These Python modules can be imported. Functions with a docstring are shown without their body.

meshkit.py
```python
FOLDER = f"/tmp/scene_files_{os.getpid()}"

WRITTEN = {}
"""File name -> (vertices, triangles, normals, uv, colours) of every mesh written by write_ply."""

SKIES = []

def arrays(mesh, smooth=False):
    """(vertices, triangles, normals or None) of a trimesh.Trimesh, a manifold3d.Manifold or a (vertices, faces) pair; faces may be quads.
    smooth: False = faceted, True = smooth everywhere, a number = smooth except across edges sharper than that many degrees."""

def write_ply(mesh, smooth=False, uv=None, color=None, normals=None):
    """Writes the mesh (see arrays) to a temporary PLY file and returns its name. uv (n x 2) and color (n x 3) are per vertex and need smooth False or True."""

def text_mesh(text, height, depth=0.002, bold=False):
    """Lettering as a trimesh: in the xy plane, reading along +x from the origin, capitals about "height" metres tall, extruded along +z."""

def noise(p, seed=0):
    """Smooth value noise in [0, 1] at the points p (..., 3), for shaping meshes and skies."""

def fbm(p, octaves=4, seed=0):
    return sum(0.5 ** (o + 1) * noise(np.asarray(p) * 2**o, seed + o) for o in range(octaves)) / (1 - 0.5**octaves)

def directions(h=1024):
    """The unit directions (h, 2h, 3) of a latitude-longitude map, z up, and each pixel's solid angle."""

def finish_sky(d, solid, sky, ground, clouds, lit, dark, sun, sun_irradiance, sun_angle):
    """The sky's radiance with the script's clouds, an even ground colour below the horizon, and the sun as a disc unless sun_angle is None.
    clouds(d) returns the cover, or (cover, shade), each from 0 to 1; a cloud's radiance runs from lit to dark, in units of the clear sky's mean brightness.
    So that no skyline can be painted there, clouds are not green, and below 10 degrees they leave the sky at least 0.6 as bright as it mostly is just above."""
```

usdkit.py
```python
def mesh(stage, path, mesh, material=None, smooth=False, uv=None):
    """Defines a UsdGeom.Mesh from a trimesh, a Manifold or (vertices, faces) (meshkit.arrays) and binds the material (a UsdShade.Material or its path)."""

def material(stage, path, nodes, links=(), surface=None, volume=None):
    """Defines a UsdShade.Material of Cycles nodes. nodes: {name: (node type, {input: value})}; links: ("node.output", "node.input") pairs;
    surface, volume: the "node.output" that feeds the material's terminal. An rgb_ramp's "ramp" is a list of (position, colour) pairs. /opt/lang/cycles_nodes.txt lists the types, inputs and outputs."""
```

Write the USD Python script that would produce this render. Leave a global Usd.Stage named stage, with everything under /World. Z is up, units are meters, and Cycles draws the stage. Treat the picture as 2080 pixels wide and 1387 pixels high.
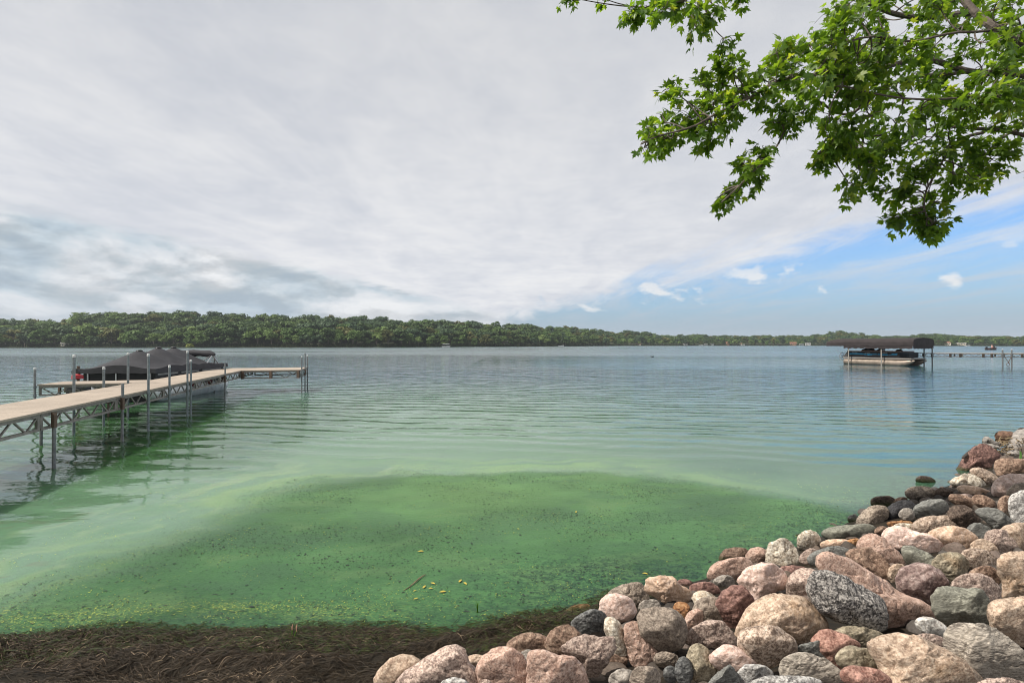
import math, random
import numpy as np, trimesh, manifold3d, usdkit, meshkit
from pxr import Usd, UsdGeom, UsdLux, UsdShade, Gf, Sdf, Vt

stage = Usd.Stage.CreateInMemory()
UsdGeom.SetStageUpAxis(stage, UsdGeom.Tokens.z)
UsdGeom.SetStageMetersPerUnit(stage, 1.0)
UsdGeom.Xform.Define(stage, '/World')
UsdGeom.Scope.Define(stage, '/World/Looks')

# ------------------------------------------------------------------ camera, sky, sun
EYE, FPX, YH = 1.9, 1000.0, 698.5            # eye height (m); focal length and horizon row in the photograph's pixels
cam = UsdGeom.Camera.Define(stage, '/World/camera')
cam.CreateHorizontalApertureAttr(36.0)
cam.CreateVerticalApertureAttr(24.0)
cam.CreateFocalLengthAttr(FPX / 2080 * 36)
cam.CreateClippingRangeAttr((0.05, 20000.0))
cam.CreateExposureAttr(0.3)
cam.AddTranslateOp().Set((0, 0, EYE))
cam.AddRotateXOp().Set(90.0 + math.degrees(math.atan((YH - 693.5) / FPX)))

SUN_AZ, SUN_EL = math.atan2(-0.93, -0.36), math.radians(50)
sun = UsdLux.DistantLight.Define(stage, '/World/sun')
sun.CreateIntensityAttr(1.25)
sun.CreateAngleAttr(0.6)
sun.CreateNormalizeAttr(True)
sun.CreateColorAttr((1.0, 0.94, 0.86))
to_sun = Gf.Vec3d(math.sin(SUN_AZ) * math.cos(SUN_EL), math.cos(SUN_AZ) * math.cos(SUN_EL), math.sin(SUN_EL))
sun.AddOrientOp().Set(Gf.Quatf(Gf.Rotation(Gf.Vec3d(0, 0, 1), to_sun).GetQuat()))


class G:
    """Collects shader nodes: g.n(type, **inputs) gives a node name; a string value 'node.out' becomes a link."""
    def __init__(s): s.nodes, s.links, s.k = {}, [], 0
    def n(s, kind, out, **inp):
        s.k += 1
        name = f'n{s.k}'
        vals = {}
        for a, b in inp.items():
            if isinstance(b, str) and '.' in b: s.links.append((b, f'{name}.{a}'))
            else: vals[a] = b
        s.nodes[name] = (kind, vals)
        return f'{name}.{out}'
    def math(s, t, a, b=0.0, c=0.0, clamp=False): return s.n('math', 'value', math_type=t, value1=a, value2=b, value3=c, use_clamp=clamp)
    def mix(s, f, a, b, t='mix'): return s.n('mix_color', 'result', blend_type=t, fac=f, a=a, b=b)
    def ramp(s, f, stops): return s.n('rgb_ramp', 'color', ramp=stops, fac=f)
    def rng(s, v, a, b, c=0.0, d=1.0, t='smoothstep'): return s.n('map_range', 'result', range_type=t, value=v, from_min=a, from_max=b, to_min=c, to_max=d, clamp=True)
    def noise(s, vec, scale, detail=4.0, rough=0.5, dist=0.0, out='fac'): return s.n('noise_texture', out, vector=vec, scale=scale, detail=detail, roughness=rough, distortion=dist)
    def map(s, vec, sc=(1, 1, 1), rot=(0, 0, 0), loc=(0, 0, 0)): return s.n('mapping', 'vector', vector=vec, scale=sc, rotation=rot, location=loc)
    def make(s, name, surface=None, volume=None): return usdkit.material(stage, '/World/Looks/' + name, s.nodes, s.links, surface=surface, volume=volume)


def make_sky():
    g = G()
    pos = g.n('geometry', 'position')
    d = g.n('vector_math', 'vector', math_type='normalize', vector1=pos)
    sep = g.n('separate_xyz', 'x', vector=d)
    x, y, z = sep, sep[:-1] + 'y', sep[:-1] + 'z'
    zc = g.math('add', g.math('maximum', z, 0.0), 0.06)
    px, py = g.math('divide', x, zc), g.math('divide', y, zc)
    p = g.n('combine_xyz', 'vector', x=px, y=py, z=0.0)
    sky = g.n('sky_texture', 'color', sky_type='single_scattering', sun_disc=False, sun_elevation=SUN_EL, sun_rotation=SUN_AZ)
    blue = g.mix(1.0, sky, (0.78, 1.05, 1.36), 'multiply')
    # thin veils in the blue part and pale air near the horizon
    ps = g.map(p, sc=(1.0, 0.35, 1), rot=(0, 0, 0.5))
    wisps = g.rng(g.noise(ps, 1.6, 7.0, 0.62, 0.6), 0.40, 0.72, 0.0, 0.72)
    blue = g.mix(wisps, blue, (6.4, 6.6, 6.9))
    haze = g.rng(z, 0.0, 0.22, 0.80, 0.0)
    blue = g.mix(haze, blue, (2.7, 3.6, 4.5))
    # small puffs low in the blue part
    dv = g.map(d, sc=(1, 1, 1.9))
    puff_n = g.noise(dv, 11.0, 4.0, 0.50, 0.1)
    puff_band = g.math('multiply', g.rng(z, 0.05, 0.075), g.rng(z, 0.12, 0.165, 1.0, 0.0))
    puff = g.math('multiply', g.rng(puff_n, 0.585, 0.665), puff_band)
    blue = g.mix(g.math('multiply', puff, 0.8), blue, (7.2, 7.2, 7.2))
    # the high sheet of cloud
    big = g.noise(p, 0.55, 3.0, 0.5, 0.5)
    stre = g.noise(g.map(p, sc=(1.0, 0.42, 1), rot=(0, 0, -0.35)), 1.5, 8.0, 0.6, 0.9)
    fine = g.noise(p, 4.5, 6.0, 0.62, 0.3)
    t = g.math('add', g.math('multiply', big, 0.45), g.math('add', g.math('multiply', stre, 0.33), g.math('multiply', fine, 0.22)))
    sheet = g.ramp(t, [(0.30, (4.5, 4.85, 5.4)), (0.43, (5.3, 5.5, 5.95)), (0.54, (6.2, 6.3, 6.55)), (0.67, (7.0, 7.0, 7.0))])
    glow = g.rng(z, 0.65, 0.03, 0.88, 1.06)       # higher up the sheet is thicker
    sheet = g.n('vector_math', 'vector', math_type='scale', vector1=sheet, scale=glow)
    # edge of the sheet: it ends towards the right
    f = g.math('add', g.math('add', px, g.math('multiply', py, 0.4)), -3.5)
    wob = g.noise(g.map(p, sc=(1.0, 0.25, 1), rot=(0, 0, 0.45)), 1.9, 8.0, 0.66, 0.9)
    f = g.math('add', f, g.math('multiply', g.math('subtract', wob, 0.5), 2.4))
    edge = g.rng(f, -0.45, 0.70, 1.0, 0.0)
    col = g.mix(edge, blue, sheet)
    # lower deck of grey puffs on the left
    q = g.math('subtract', g.math('subtract', py, 8.7), g.math('multiply', px, 2.2))
    q = g.math('add', q, g.math('multiply', g.math('subtract', fine, 0.5), 1.6))
    left = g.math('multiply', g.rng(q, -0.3, 0.7), g.rng(px, 0.6, -0.9))
    cu = g.noise(g.map(d, sc=(1, 1, 2.5)), 6.2, 8.0, 0.55, 0.15)
    cu2 = g.noise(g.map(d, sc=(1, 1, 2.5), loc=(0, 0, 0.05)), 6.2, 8.0, 0.55, 0.15)
    deck = g.ramp(cu, [(0.36, (3.1, 4.0, 4.8)), (0.45, (3.9, 4.6, 5.1)), (0.53, (5.1, 5.4, 5.7)), (0.62, (6.3, 6.4, 6.5))])
    rim = g.rng(g.math('subtract', cu, cu2), -0.07, 0.07, 0.86, 1.14, 'linear')
    deck = g.n('vector_math', 'vector', math_type='scale', vector1=deck, scale=rim)
    col = g.mix(g.math('multiply', left, 0.85), col, deck)
    low = g.rng(z, 0.0, 0.075, 0.7, 0.0)
    col = g.mix(low, col, (3.3, 4.0, 4.65))
    bg = g.n('background_shader', 'background', color=col, strength=0.1)
    return g.make('sky', surface=bg)


dome = UsdLux.DomeLight.Define(stage, '/World/sky')
UsdShade.MaterialBindingAPI.Apply(dome.GetPrim()).Bind(make_sky())
dome.GetPrim().SetCustomDataByKey('kind', 'structure')
dome.GetPrim().SetCustomDataByKey('label', 'grey white cloud sheet with a blue gap low on the right')

# ------------------------------------------------------------------ helpers
used, base_of = {}, {}


def numbered(parent, name):
    k = used.get((parent, name), -1) + 1
    used[(parent, name)] = k
    return f'{parent}/{name}' + (f'_{k:03d}' if k else '')


def tag(prim, label=None, cat=None, group=None, kind=None):
    for k, v in (('label', label), ('category', cat), ('group', group), ('kind', kind)):
        if v: prim.SetCustomDataByKey(k, v)
    return prim


def thing(name, base, label, cat, group=None, kind=None):
    path = numbered('/World', name)
    x = UsdGeom.Xform.Define(stage, path)
    x.AddTranslateOp().Set(tuple(map(float, base)))
    base_of[path] = np.asarray(base, float)
    tag(x.GetPrim(), label, cat, group, kind)
    return path


def part(parent, name, mesh, mat, smooth=30, label=None, kind=None):
    """mesh is given in world coordinates; a part is stored relative to its thing."""
    path = numbered(parent, name)
    b = next(v for k, v in base_of.items() if path.startswith(k + '/'))
    v, f, n = meshkit.arrays(mesh, False)
    m = usdkit.mesh(stage, path, (v - b, f), mat, smooth)
    tag(m.GetPrim(), label, kind=kind)
    return path


def single(name, mesh, mat, label, cat, group=None, kind=None, base=None, smooth=30):
    path = numbered('/World', name)
    v, f, n = meshkit.arrays(mesh, False)
    b = np.array([*(v.min(0) + v.max(0))[:2] / 2, v[:, 2].min()]) if base is None else np.asarray(base, float)
    m = usdkit.mesh(stage, path, (v - b, f), mat, smooth)
    m.AddTranslateOp().Set(tuple(map(float, b)))
    tag(m.GetPrim(), label, cat, group, kind)
    return path


def vary(prim, counts, seed=0):
    """A random number per piece of a joined mesh (counts: vertices of each piece), read by materials as 'rnd'."""
    r = np.random.RandomState(seed).rand(len(counts))
    UsdGeom.PrimvarsAPI(prim).CreatePrimvar('rnd', Sdf.ValueTypeNames.FloatArray, 'vertex').Set(Vt.FloatArray.FromNumpy(np.repeat(r, counts).astype(np.float32)))


def cat_(ms): return trimesh.util.concatenate(list(ms))


def beam(a, b, w, h, up=(0, 0, 1)):
    """A box from a to b, w wide and h high."""
    a, b = np.asarray(a, float), np.asarray(b, float)
    L = np.linalg.norm(b - a)
    x = (b - a) / L
    up = np.asarray(up, float)
    if abs(x @ up) > 0.98: up = np.array([1.0, 0, 0])
    y = np.cross(up, x); y /= np.linalg.norm(y)
    z = np.cross(x, y)
    m = trimesh.creation.box((L, w, h))
    T = np.eye(4); T[:3, 0], T[:3, 1], T[:3, 2], T[:3, 3] = x, y, z, (a + b) / 2
    m.apply_transform(T)
    return m


def tube(pts, rad, n=8, cap=True):
    """A round tube along pts with one radius or one per point."""
    pts = np.asarray(pts, float)
    rad = np.broadcast_to(np.asarray(rad, float), (len(pts),))
    t = np.gradient(pts, axis=0); t /= np.maximum(np.linalg.norm(t, axis=1, keepdims=True), 1e-9)
    ref = np.array([0, 0, 1.0]) if abs(t[0][2]) < 0.9 else np.array([1.0, 0, 0])
    v, prev = [], None
    ang = np.arange(n) / n * 2 * np.pi
    for i in range(len(pts)):
        u = ref - t[i] * (ref @ t[i]) if prev is None else prev - t[i] * (prev @ t[i])
        u /= max(np.linalg.norm(u), 1e-9); prev = u
        w = np.cross(t[i], u)
        v.append(pts[i] + rad[i] * (np.cos(ang)[:, None] * u + np.sin(ang)[:, None] * w))
    v = np.vstack(v); f = []
    for i in range(len(pts) - 1):
        for k in range(n):
            a, b, c, d = i * n + k, i * n + (k + 1) % n, (i + 1) * n + (k + 1) % n, (i + 1) * n + k
            f += [[a, b, c], [a, c, d]]
    if cap:
        v = np.vstack([v, pts[0], pts[-1]]); m = len(v)
        for k in range(n):
            f += [[m - 2, (k + 1) % n, k], [m - 1, (len(pts) - 1) * n + k, (len(pts) - 1) * n + (k + 1) % n]]
    return trimesh.Trimesh(v, np.array(f), process=False)


def at(px, py, Y):
    """The point Y metres in front of the camera seen at the photograph's pixel."""
    return np.array([(px - 1040) / FPX * Y, Y, EYE - (py - YH) / FPX * Y])


def smooth01(x, a, b):
    t = np.clip((np.asarray(x, float) - a) / (b - a), 0, 1)
    return t * t * (3 - 2 * t)


def simple(name, color, rough=0.6, metallic=0.0, var=0.15, scale=8.0, bump=0.0, bscale=60.0, spec=0.5):
    g = G()
    o = g.n('texture_coordinate', 'object')
    nz = g.noise(o, scale, 6.0, 0.6)
    f = g.rng(nz, 0.3, 0.7, 1 - var, 1 + var, 'linear')
    c = g.n('vector_math', 'vector', math_type='scale', vector1=tuple(color), scale=f)
    kw = {}
    if bump: kw['normal'] = g.n('bump', 'normal', height=g.noise(o, bscale, 3.0), distance=bump, strength=1.0)
    b = g.n('principled_bsdf', 'BSDF', base_color=c, roughness=rough, metallic=metallic, specular_ior_level=spec, **kw)
    return g.make(name, surface=b)


# ------------------------------------------------------------------ lake shore: shape of the near bank
SHORE = np.array([(-60, 4.5), (-8, 3.3), (-3.4, 3.12), (-2.4, 3.2), (-1.4, 3.25), (-0.4, 3.22), (0.25, 3.42), (0.8, 3.72), (1.75, 4.1), (3, 4.85), (3.9, 5.5), (5.7, 6.55), (6.3, 6.9), (8.8, 8.9), (10.8, 10.3), (60, 46)])


def shore_sd(X, Y):
    """Metres from the water's edge; positive on land."""
    X, Y = np.asarray(X, float), np.asarray(Y, float)
    best = np.full(X.shape, 1e9)
    for (ax, ay), (bx, by) in zip(SHORE[:-1], SHORE[1:]):
        dx, dy = bx - ax, by - ay
        t = np.clip(((X - ax) * dx + (Y - ay) * dy) / (dx * dx + dy * dy), 0, 1)
        best = np.minimum(best, np.hypot(X - ax - t * dx, Y - ay - t * dy))
    return np.where(Y < np.interp(X, SHORE[:, 0], SHORE[:, 1]), best, -best)


def rockiness(X, Y): return smooth01(np.asarray(X) - (-0.75 + (np.asarray(Y) - 2.58) * 1.4), -0.25, 0.75)


def bank(X, Y):
    sd, r = shore_sd(X, Y), rockiness(X, Y)
    beach = np.where(sd > 0, 0.30 * (1 - np.exp(-sd * 0.35)) + 0.015, 0.015)
    rocks = 0.95 * (1 - np.exp(-np.maximum(sd, 0) * 0.34)) + 0.02
    land = beach * (1 - r) + rocks * r
    return np.where(sd > 0, land * smooth01(sd, -0.02, 0.12), np.maximum(sd * 0.35, -2.0)) - 0.01


def grid(xs, ys, zf):
    X, Y = np.meshgrid(xs, ys)
    v = np.stack([X, Y, zf(X, Y)], -1).reshape(-1, 3)
    nx, ny = len(xs), len(ys)
    i = (np.arange(ny - 1)[:, None] * nx + np.arange(nx - 1)[None]).ravel()
    return v, np.vstack([np.stack([i, i + 1, i + nx + 1], 1), np.stack([i, i + nx + 1, i + nx], 1)])


def grown(a, b, step, lo, hi, grow=1.13):
    """Coordinates: even steps from a to b, growing steps out to lo and hi."""
    core = list(np.arange(a, b + step / 2, step))
    s, x, left = step, a, []
    while x > lo: s *= grow; x -= s; left.append(x)
    s, x, right = step, core[-1], []
    while x < hi: s *= grow; x += s; right.append(x)
    return np.array(left[::-1] + core + right)


# ------------------------------------------------------------------ ground
def make_bank_mat():
    g = G()
    p = g.n('geometry', 'position')
    n1 = g.noise(g.map(p, sc=(1, 2.2, 1), rot=(0, 0, 0.1)), 7.0, 8.0, 0.7, 0.6)
    n2 = g.noise(g.map(p, sc=(1, 3, 1), rot=(0, 0, 0.25)), 60.0, 5.0, 0.7, 1.5)
    c = g.ramp(n1, [(0.3, (0.008, 0.007, 0.004)), (0.5, (0.022, 0.017, 0.010)), (0.7, (0.06, 0.043, 0.028))])
    c = g.mix(g.rng(n2, 0.54, 0.74, 0, 0.6), c, (0.11, 0.078, 0.05))
    z = g.n('separate_xyz', 'z', vector=p)
    c = g.mix(g.rng(z, 0.05, 0.0, 0, 0.6), c, (0.012, 0.016, 0.006))
    h = g.math('add', g.math('multiply', n2, 0.5), n1)
    nb = g.n('bump', 'normal', height=h, distance=0.02, strength=1.0)
    b = g.n('principled_bsdf', 'BSDF', base_color=c, roughness=0.8, normal=nb, specular_ior_level=0.3)
    return g.make('wet_weed_ground', surface=b)


def bank_z(X, Y):
    z = bank(X, Y)
    P = np.stack([X, Y, 0 * X], -1)
    sd = shore_sd(X, Y)
    wob_ = 0.30 * (meshkit.fbm(P * [2.4, 3.5, 1] + 3.3, 4, 9) - 0.45)
    wrack = smooth01(sd + wob_, -0.02, 0.20) * (1 - rockiness(X, Y)) * smooth01(Y, -3, 0.5)
    lump = meshkit.fbm(P * [2.6, 7.0, 1], 4, 3) - 0.42
    ridge_ = meshkit.fbm(np.stack([X * 1.1, sd * 9.0, 0 * X], -1), 3, 19) - 0.45
    return z + wrack * (0.20 * lump + 0.13 * ridge_ + 0.035)


near = (grown(-4.6, 1.6, 0.02, -70, 70, 1.2), grown(1.5, 3.6, 0.018, -45, 60, 1.2))
v, f = grid(*near, bank_z)
bank_mat = make_bank_mat()
m = usdkit.mesh(stage, '/World/lake_bank', (v, f), bank_mat, True)
tag(m.GetPrim(), 'dark weed-covered beach and stony bank at the near edge of the lake', kind='structure')
mud = simple('lake_mud', (0.05, 0.05, 0.03), 0.9)
m = usdkit.mesh(stage, '/World/ground', grid(np.linspace(-6000, 6000, 30), np.linspace(-6000, 6000, 30), lambda X, Y: 0 * X - 2.6), mud)
tag(m.GetPrim(), 'mud bed under the lake reaching to the horizon', kind='structure')


# ------------------------------------------------------------------ water
def water_fields(X, Y):
    P = np.stack([X, Y, 0 * X], -1)
    w1 = meshkit.fbm(P * [0.9, 1.6, 1], 4, 11) - 0.5
    w2 = meshkit.fbm(P * [3.5, 6, 1] + 9.3, 4, 12) - 0.5
    yb = np.interp(X, [-2.73, -1.74, -0.28, 1.19, 2.47, 3.4, 3.84, 5.2, 7], [7.0, 7.3, 7.13, 7.4, 6.87, 6.1, 5.7, 5.5, 5.3])
    xb = np.interp(Y, [2.6, 3.57, 4.5, 5.25, 6.3, 7, 8], [-4.1, -3.72, -3.56, -3.26, -3.02, -2.73, -2.2])
    d = np.minimum(yb - Y, (X - xb) * 1.1) + 0.55 * w1 + 0.16 * w2
    soft = 0.20 + 0.45 * smooth01(-X, 1.0, 3.0) + 0.25 * smooth01(X, 1.0, 3.0)
    thick = smooth01(d + 0.5 * w2 * soft, -soft, soft)
    # streaks that follow the edge of the mat
    s = meshkit.fbm(np.stack([d * 5.0 + 4.0 * w1, X * 0.6 + Y * 0.5 + 1.5 * w1, 0 * X], -1), 6, 21)
    brk = meshkit.fbm(np.stack([X * 0.8 + 2 * w1, Y * 2.0, 0 * X + 4], -1), 5, 23)
    band = np.exp(-(np.where(d > -0.25, d + 0.25, (d + 0.25) * 0.45) / 0.34) ** 2) * (0.15 + 0.85 * smooth01(s, 0.28, 0.66)) * smooth01(brk, 0.24, 0.62) * (1 - 0.7 * smooth01(X, 1.5, 5.5))
    streak = smooth01(s, 0.52, 0.68) * smooth01(d, -2.6, -0.5) * (1 - thick) * (1 - smooth01(Y, 7.0, 8.6)) * (1 - smooth01(X, -1.5, 1.5))
    milky = (1 - smooth01(Y, 6.0, np.maximum(9.0 - 0.25 * np.abs(X + 1), 7.2)) + 0.9 * w1 * smooth01(-Y, -9.5, -7)) * (1 - thick)
    milky = np.clip(milky, 0, 1) * (1 - smooth01(X, 2.5, 6.5)) * (1 - 0.75 * smooth01(-X, 3.7, 5.0) * smooth01(Y + 0.8 * w1, 4.6, 6.2))
    tint = np.clip(1 - smooth01(Y + 0.28 * np.maximum(X, 0) + 2 * w1, 6.5, 30), 0, 1)
    return d, thick, band, streak, milky, tint, w1, w2


def water_colour(X, Y):
    d, thick, band, streak, milky, tint, w1, w2 = water_fields(X, Y)
    def mx(a, b, t): return a * (1 - t[..., None]) + np.asarray(b) * t[..., None]
    c = np.broadcast_to(np.array([0.014, 0.062, 0.080]), X.shape + (3,)).copy()
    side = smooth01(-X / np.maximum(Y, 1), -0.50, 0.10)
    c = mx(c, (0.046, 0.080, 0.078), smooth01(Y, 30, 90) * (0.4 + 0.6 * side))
    c = mx(c, (0.050, 0.112, 0.058), tint * 0.9)
    c = mx(c, (0.095, 0.175, 0.098), tint * side * 0.75)
    # open water among the docks is dark and clear
    c = mx(c, (0.018, 0.058, 0.014), smooth01(-X, 3.0, 5.5) * smooth01(Y, 6.6, 8.0) * (1 - smooth01(Y, 13, 19)) * 0.85)
    c = mx(c, (0.098, 0.185, 0.112), milky * 0.8)
    c = mx(c, (0.185, 0.255, 0.135), streak * 0.85)
    swirl = np.abs(meshkit.fbm(np.stack([X * 0.9 + 3 * w1, Y * 1.7 + 2.5 * w1, 0 * X + 2], -1), 4, 33) - 0.5)
    c = mx(c, (0.105, 0.115, 0.072), smooth01(swirl, 0.022, 0.004) * milky * (1 - thick) * 0.55)
    c = mx(c, (0.120, 0.215, 0.078), np.clip(band * 0.9, 0, 1))
    far = smooth01(Y + 0.8 * w1, 3.8, 7.3)
    scum = (np.array([0.046, 0.114, 0.042]) * (1 - far[..., None]) + np.array([0.074, 0.156, 0.054]) * far[..., None]) * (0.95 + 0.9 * w1 + 0.35 * w2)[..., None]
    tatter = meshkit.fbm(np.stack([X * 1.6 + 3 * w1, Y * 3.4 + 2 * w1, 0 * X + 7], -1), 6, 27)
    scum = mx(scum, (0.042, 0.090, 0.046), smooth01(tatter, 0.50, 0.66) * 0.4)
    scum = mx(scum, (0.095, 0.165, 0.066), smooth01(tatter, 0.42, 0.28) * 0.35)
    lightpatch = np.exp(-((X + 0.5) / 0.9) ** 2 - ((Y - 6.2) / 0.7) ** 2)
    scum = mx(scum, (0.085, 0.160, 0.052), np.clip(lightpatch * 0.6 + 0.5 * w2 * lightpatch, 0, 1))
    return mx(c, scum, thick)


xs, ys = grown(-8, 8, 0.05, -5200, 5200, 1.09), grown(2.4, 10, 0.045, -60, 5200, 1.06)
v, f = grid(xs, ys, lambda X, Y: 0 * X)
inside = shore_sd(v[:, 0], v[:, 1]) < 1.2
f = f[inside[f].all(1)]
X, Y = v[:, 0], v[:, 1]
fields = water_fields(X, Y)
sdw = -shore_sd(X, Y)


def make_water():
    g = G()
    p = g.n('geometry', 'position')
    col = g.n('attribute', 'color', attribute='algae')
    thick = g.n('attribute', 'fac', attribute='thick')
    rip = g.n('attribute', 'fac', attribute='ripple')
    murk = g.n('attribute', 'fac', attribute='murk')
    # flecks and mottling of the mat
    q = g.map(p, sc=(1.0, 1.7, 1), rot=(0, 0, 0.3))
    fl = g.noise(q, 30.0, 6.0, 0.62, 0.4)
    fl2 = g.noise(q, 9.0, 5.0, 0.6, 0.3)
    dark = g.math('multiply', g.rng(fl, 0.60, 0.68), g.rng(fl2, 0.40, 0.62))
    dark = g.math('multiply', dark, g.math('multiply', thick, 0.45))
    col = g.mix(dark, col, (0.012, 0.045, 0.022))
    mk = g.math('multiply', murk, g.rng(g.math('add', g.math('multiply', fl2, 0.5), g.math('multiply', fl, 0.5)), 0.43, 0.57))
    col = g.mix(g.math('multiply', mk, 0.85), col, (0.012, 0.035, 0.024))
    yel = g.math('multiply', g.n('attribute', 'fac', attribute='yellow'), g.rng(g.noise(q, 42.0, 6.0, 0.65, 0.8), 0.53, 0.61))
    col = g.mix(yel, col, (0.22, 0.27, 0.06))
    # ripples, in metres
    w1 = g.n('wave_texture', 'fac', wave_type='bands', bands_direction='y', vector=g.map(p, sc=(1.0, 1.0, 1), rot=(0, 0, 0.16)), scale=0.46, distortion=5.5, detail=2.0, detail_scale=0.75, detail_roughness=0.5)
    n1 = g.noise(g.map(p, sc=(0.60, 1.6, 1), rot=(0, 0, 0.16)), 1.05, 3.0, 0.5, 0.4)
    n2 = g.noise(g.map(p, sc=(0.75, 1.5, 1), rot=(0, 0, -0.2)), 4.0, 3.0, 0.5, 0.5)
    h = g.math('add', g.math('multiply', w1, 0.021), g.math('add', g.math('multiply', n1, 0.042), g.math('multiply', n2, 0.0085)))
    h = g.math('multiply', h, rip)
    h2 = g.math('multiply', g.math('multiply', g.math('add', fl, fl2), 0.0035), thick)
    nb = g.n('bump', 'normal', height=g.math('add', h, h2), distance=1.0, strength=1.0)
    rough = g.math('add', g.math('multiply', thick, 0.33), g.n('attribute', 'fac', attribute='rough'))
    b = g.n('principled_bsdf', 'BSDF', base_color=col, roughness=rough, ior=1.333, specular_ior_level=g.math('multiply_add', thick, -0.30, 0.5), normal=nb, subsurface_method='burley', subsurface_weight=g.math('multiply_add', thick, -0.8, 0.8), subsurface_scale=0.45, subsurface_radius=(0.7, 1.0, 0.6))
    return g.make('lake_water', surface=b)


m = usdkit.mesh(stage, '/World/lake_water', (v, f), make_water(), True)
tag(m.GetPrim(), 'lake water, green with algae near the shore and blue grey further out', kind='structure')
pv = UsdGeom.PrimvarsAPI(m)
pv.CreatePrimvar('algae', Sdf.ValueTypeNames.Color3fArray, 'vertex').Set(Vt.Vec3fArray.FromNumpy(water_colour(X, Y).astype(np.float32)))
d_, thick_, band_, streak_, milky_, tint_, w1_, w2_ = fields
farband = meshkit.fbm(np.stack([X * 0.012, Y * 0.07, 0 * X], -1), 4, 31)
ripple = 0.04 + 0.70 * smooth01(Y + w1_, 6.9, 11.5) * (1 - thick_) * (1 - 0.6 * band_)
calm = smooth01(farband, 0.50, 0.40)                                # long calm lanes further out
ripple = ripple * (1 - 0.80 * calm * smooth01(Y, 22, 45)) * (1 + 0.8 * smooth01(Y, 55, 120))
ripple = np.maximum(ripple, 0.55 * smooth01(-X, 3.2, 4.6) * (1 - thick_) * smooth01(Y, 3.8, 5.5))
murk = np.exp(-np.maximum(sdw, 0) / 0.5) * (0.9 + 0.8 * w1_) + 0.7 * np.exp(-((X - 0.6) / 0.9) ** 2 - ((Y - 4.1) / 0.35) ** 2)
yellow = 0.8 * np.exp(-((Y - 3.62 - 0.05 * X + 0.35 * w1_) / 0.11) ** 2) * smooth01(-X, 0.4, 1.3) + 0.35 * np.exp(-((d_ - 0.12) / 0.1) ** 2) * smooth01(-X, 2.0, 3.0)
yellow = np.clip(yellow * (1.1 + 2.2 * w2_ + 1.2 * w1_), 0, 1)
for name, val in (('thick', thick_), ('ripple', ripple), ('murk', np.clip(murk, 0, 1) * smooth01(-sdw, -3, 0.0)), ('yellow', yellow),
                  ('rough', 0.03 + 0.05 * milky_ + (0.24 * smooth01(Y, 55, 120) * (1 - 0.75 * calm)))):
    pv.CreatePrimvar(name, Sdf.ValueTypeNames.FloatArray, 'vertex').Set(Vt.FloatArray.FromNumpy(np.asarray(val, np.float32)))

# ------------------------------------------------------------------ far shore: hills and wood
SHX = np.array([-2500, -600, 0, 600, 800, 1000, 1150, 1300, 1500, 1700, 1900, 2080, 2600, 4500])
SHD = np.array([230, 250, 262, 266, 285, 330, 400, 500, 545, 515, 445, 425, 420, 400.])
TOPX = np.array([-2500, -200, 0, 120, 160, 240, 400, 600, 800, 960, 1060, 1160, 1240, 1280, 1320, 1367, 1399, 1510, 1560, 1641, 1703, 1760, 1800, 1835, 1904, 1978, 2080, 2600, 4500])
TOPY = np.array([648, 652, 653, 655, 641, 639, 637, 643, 651, 657, 661, 666, 674, 672, 677, 683, 680, 684, 682, 683, 673, 680, 684, 683, 678, 683, 685, 684, 682.])


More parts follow.
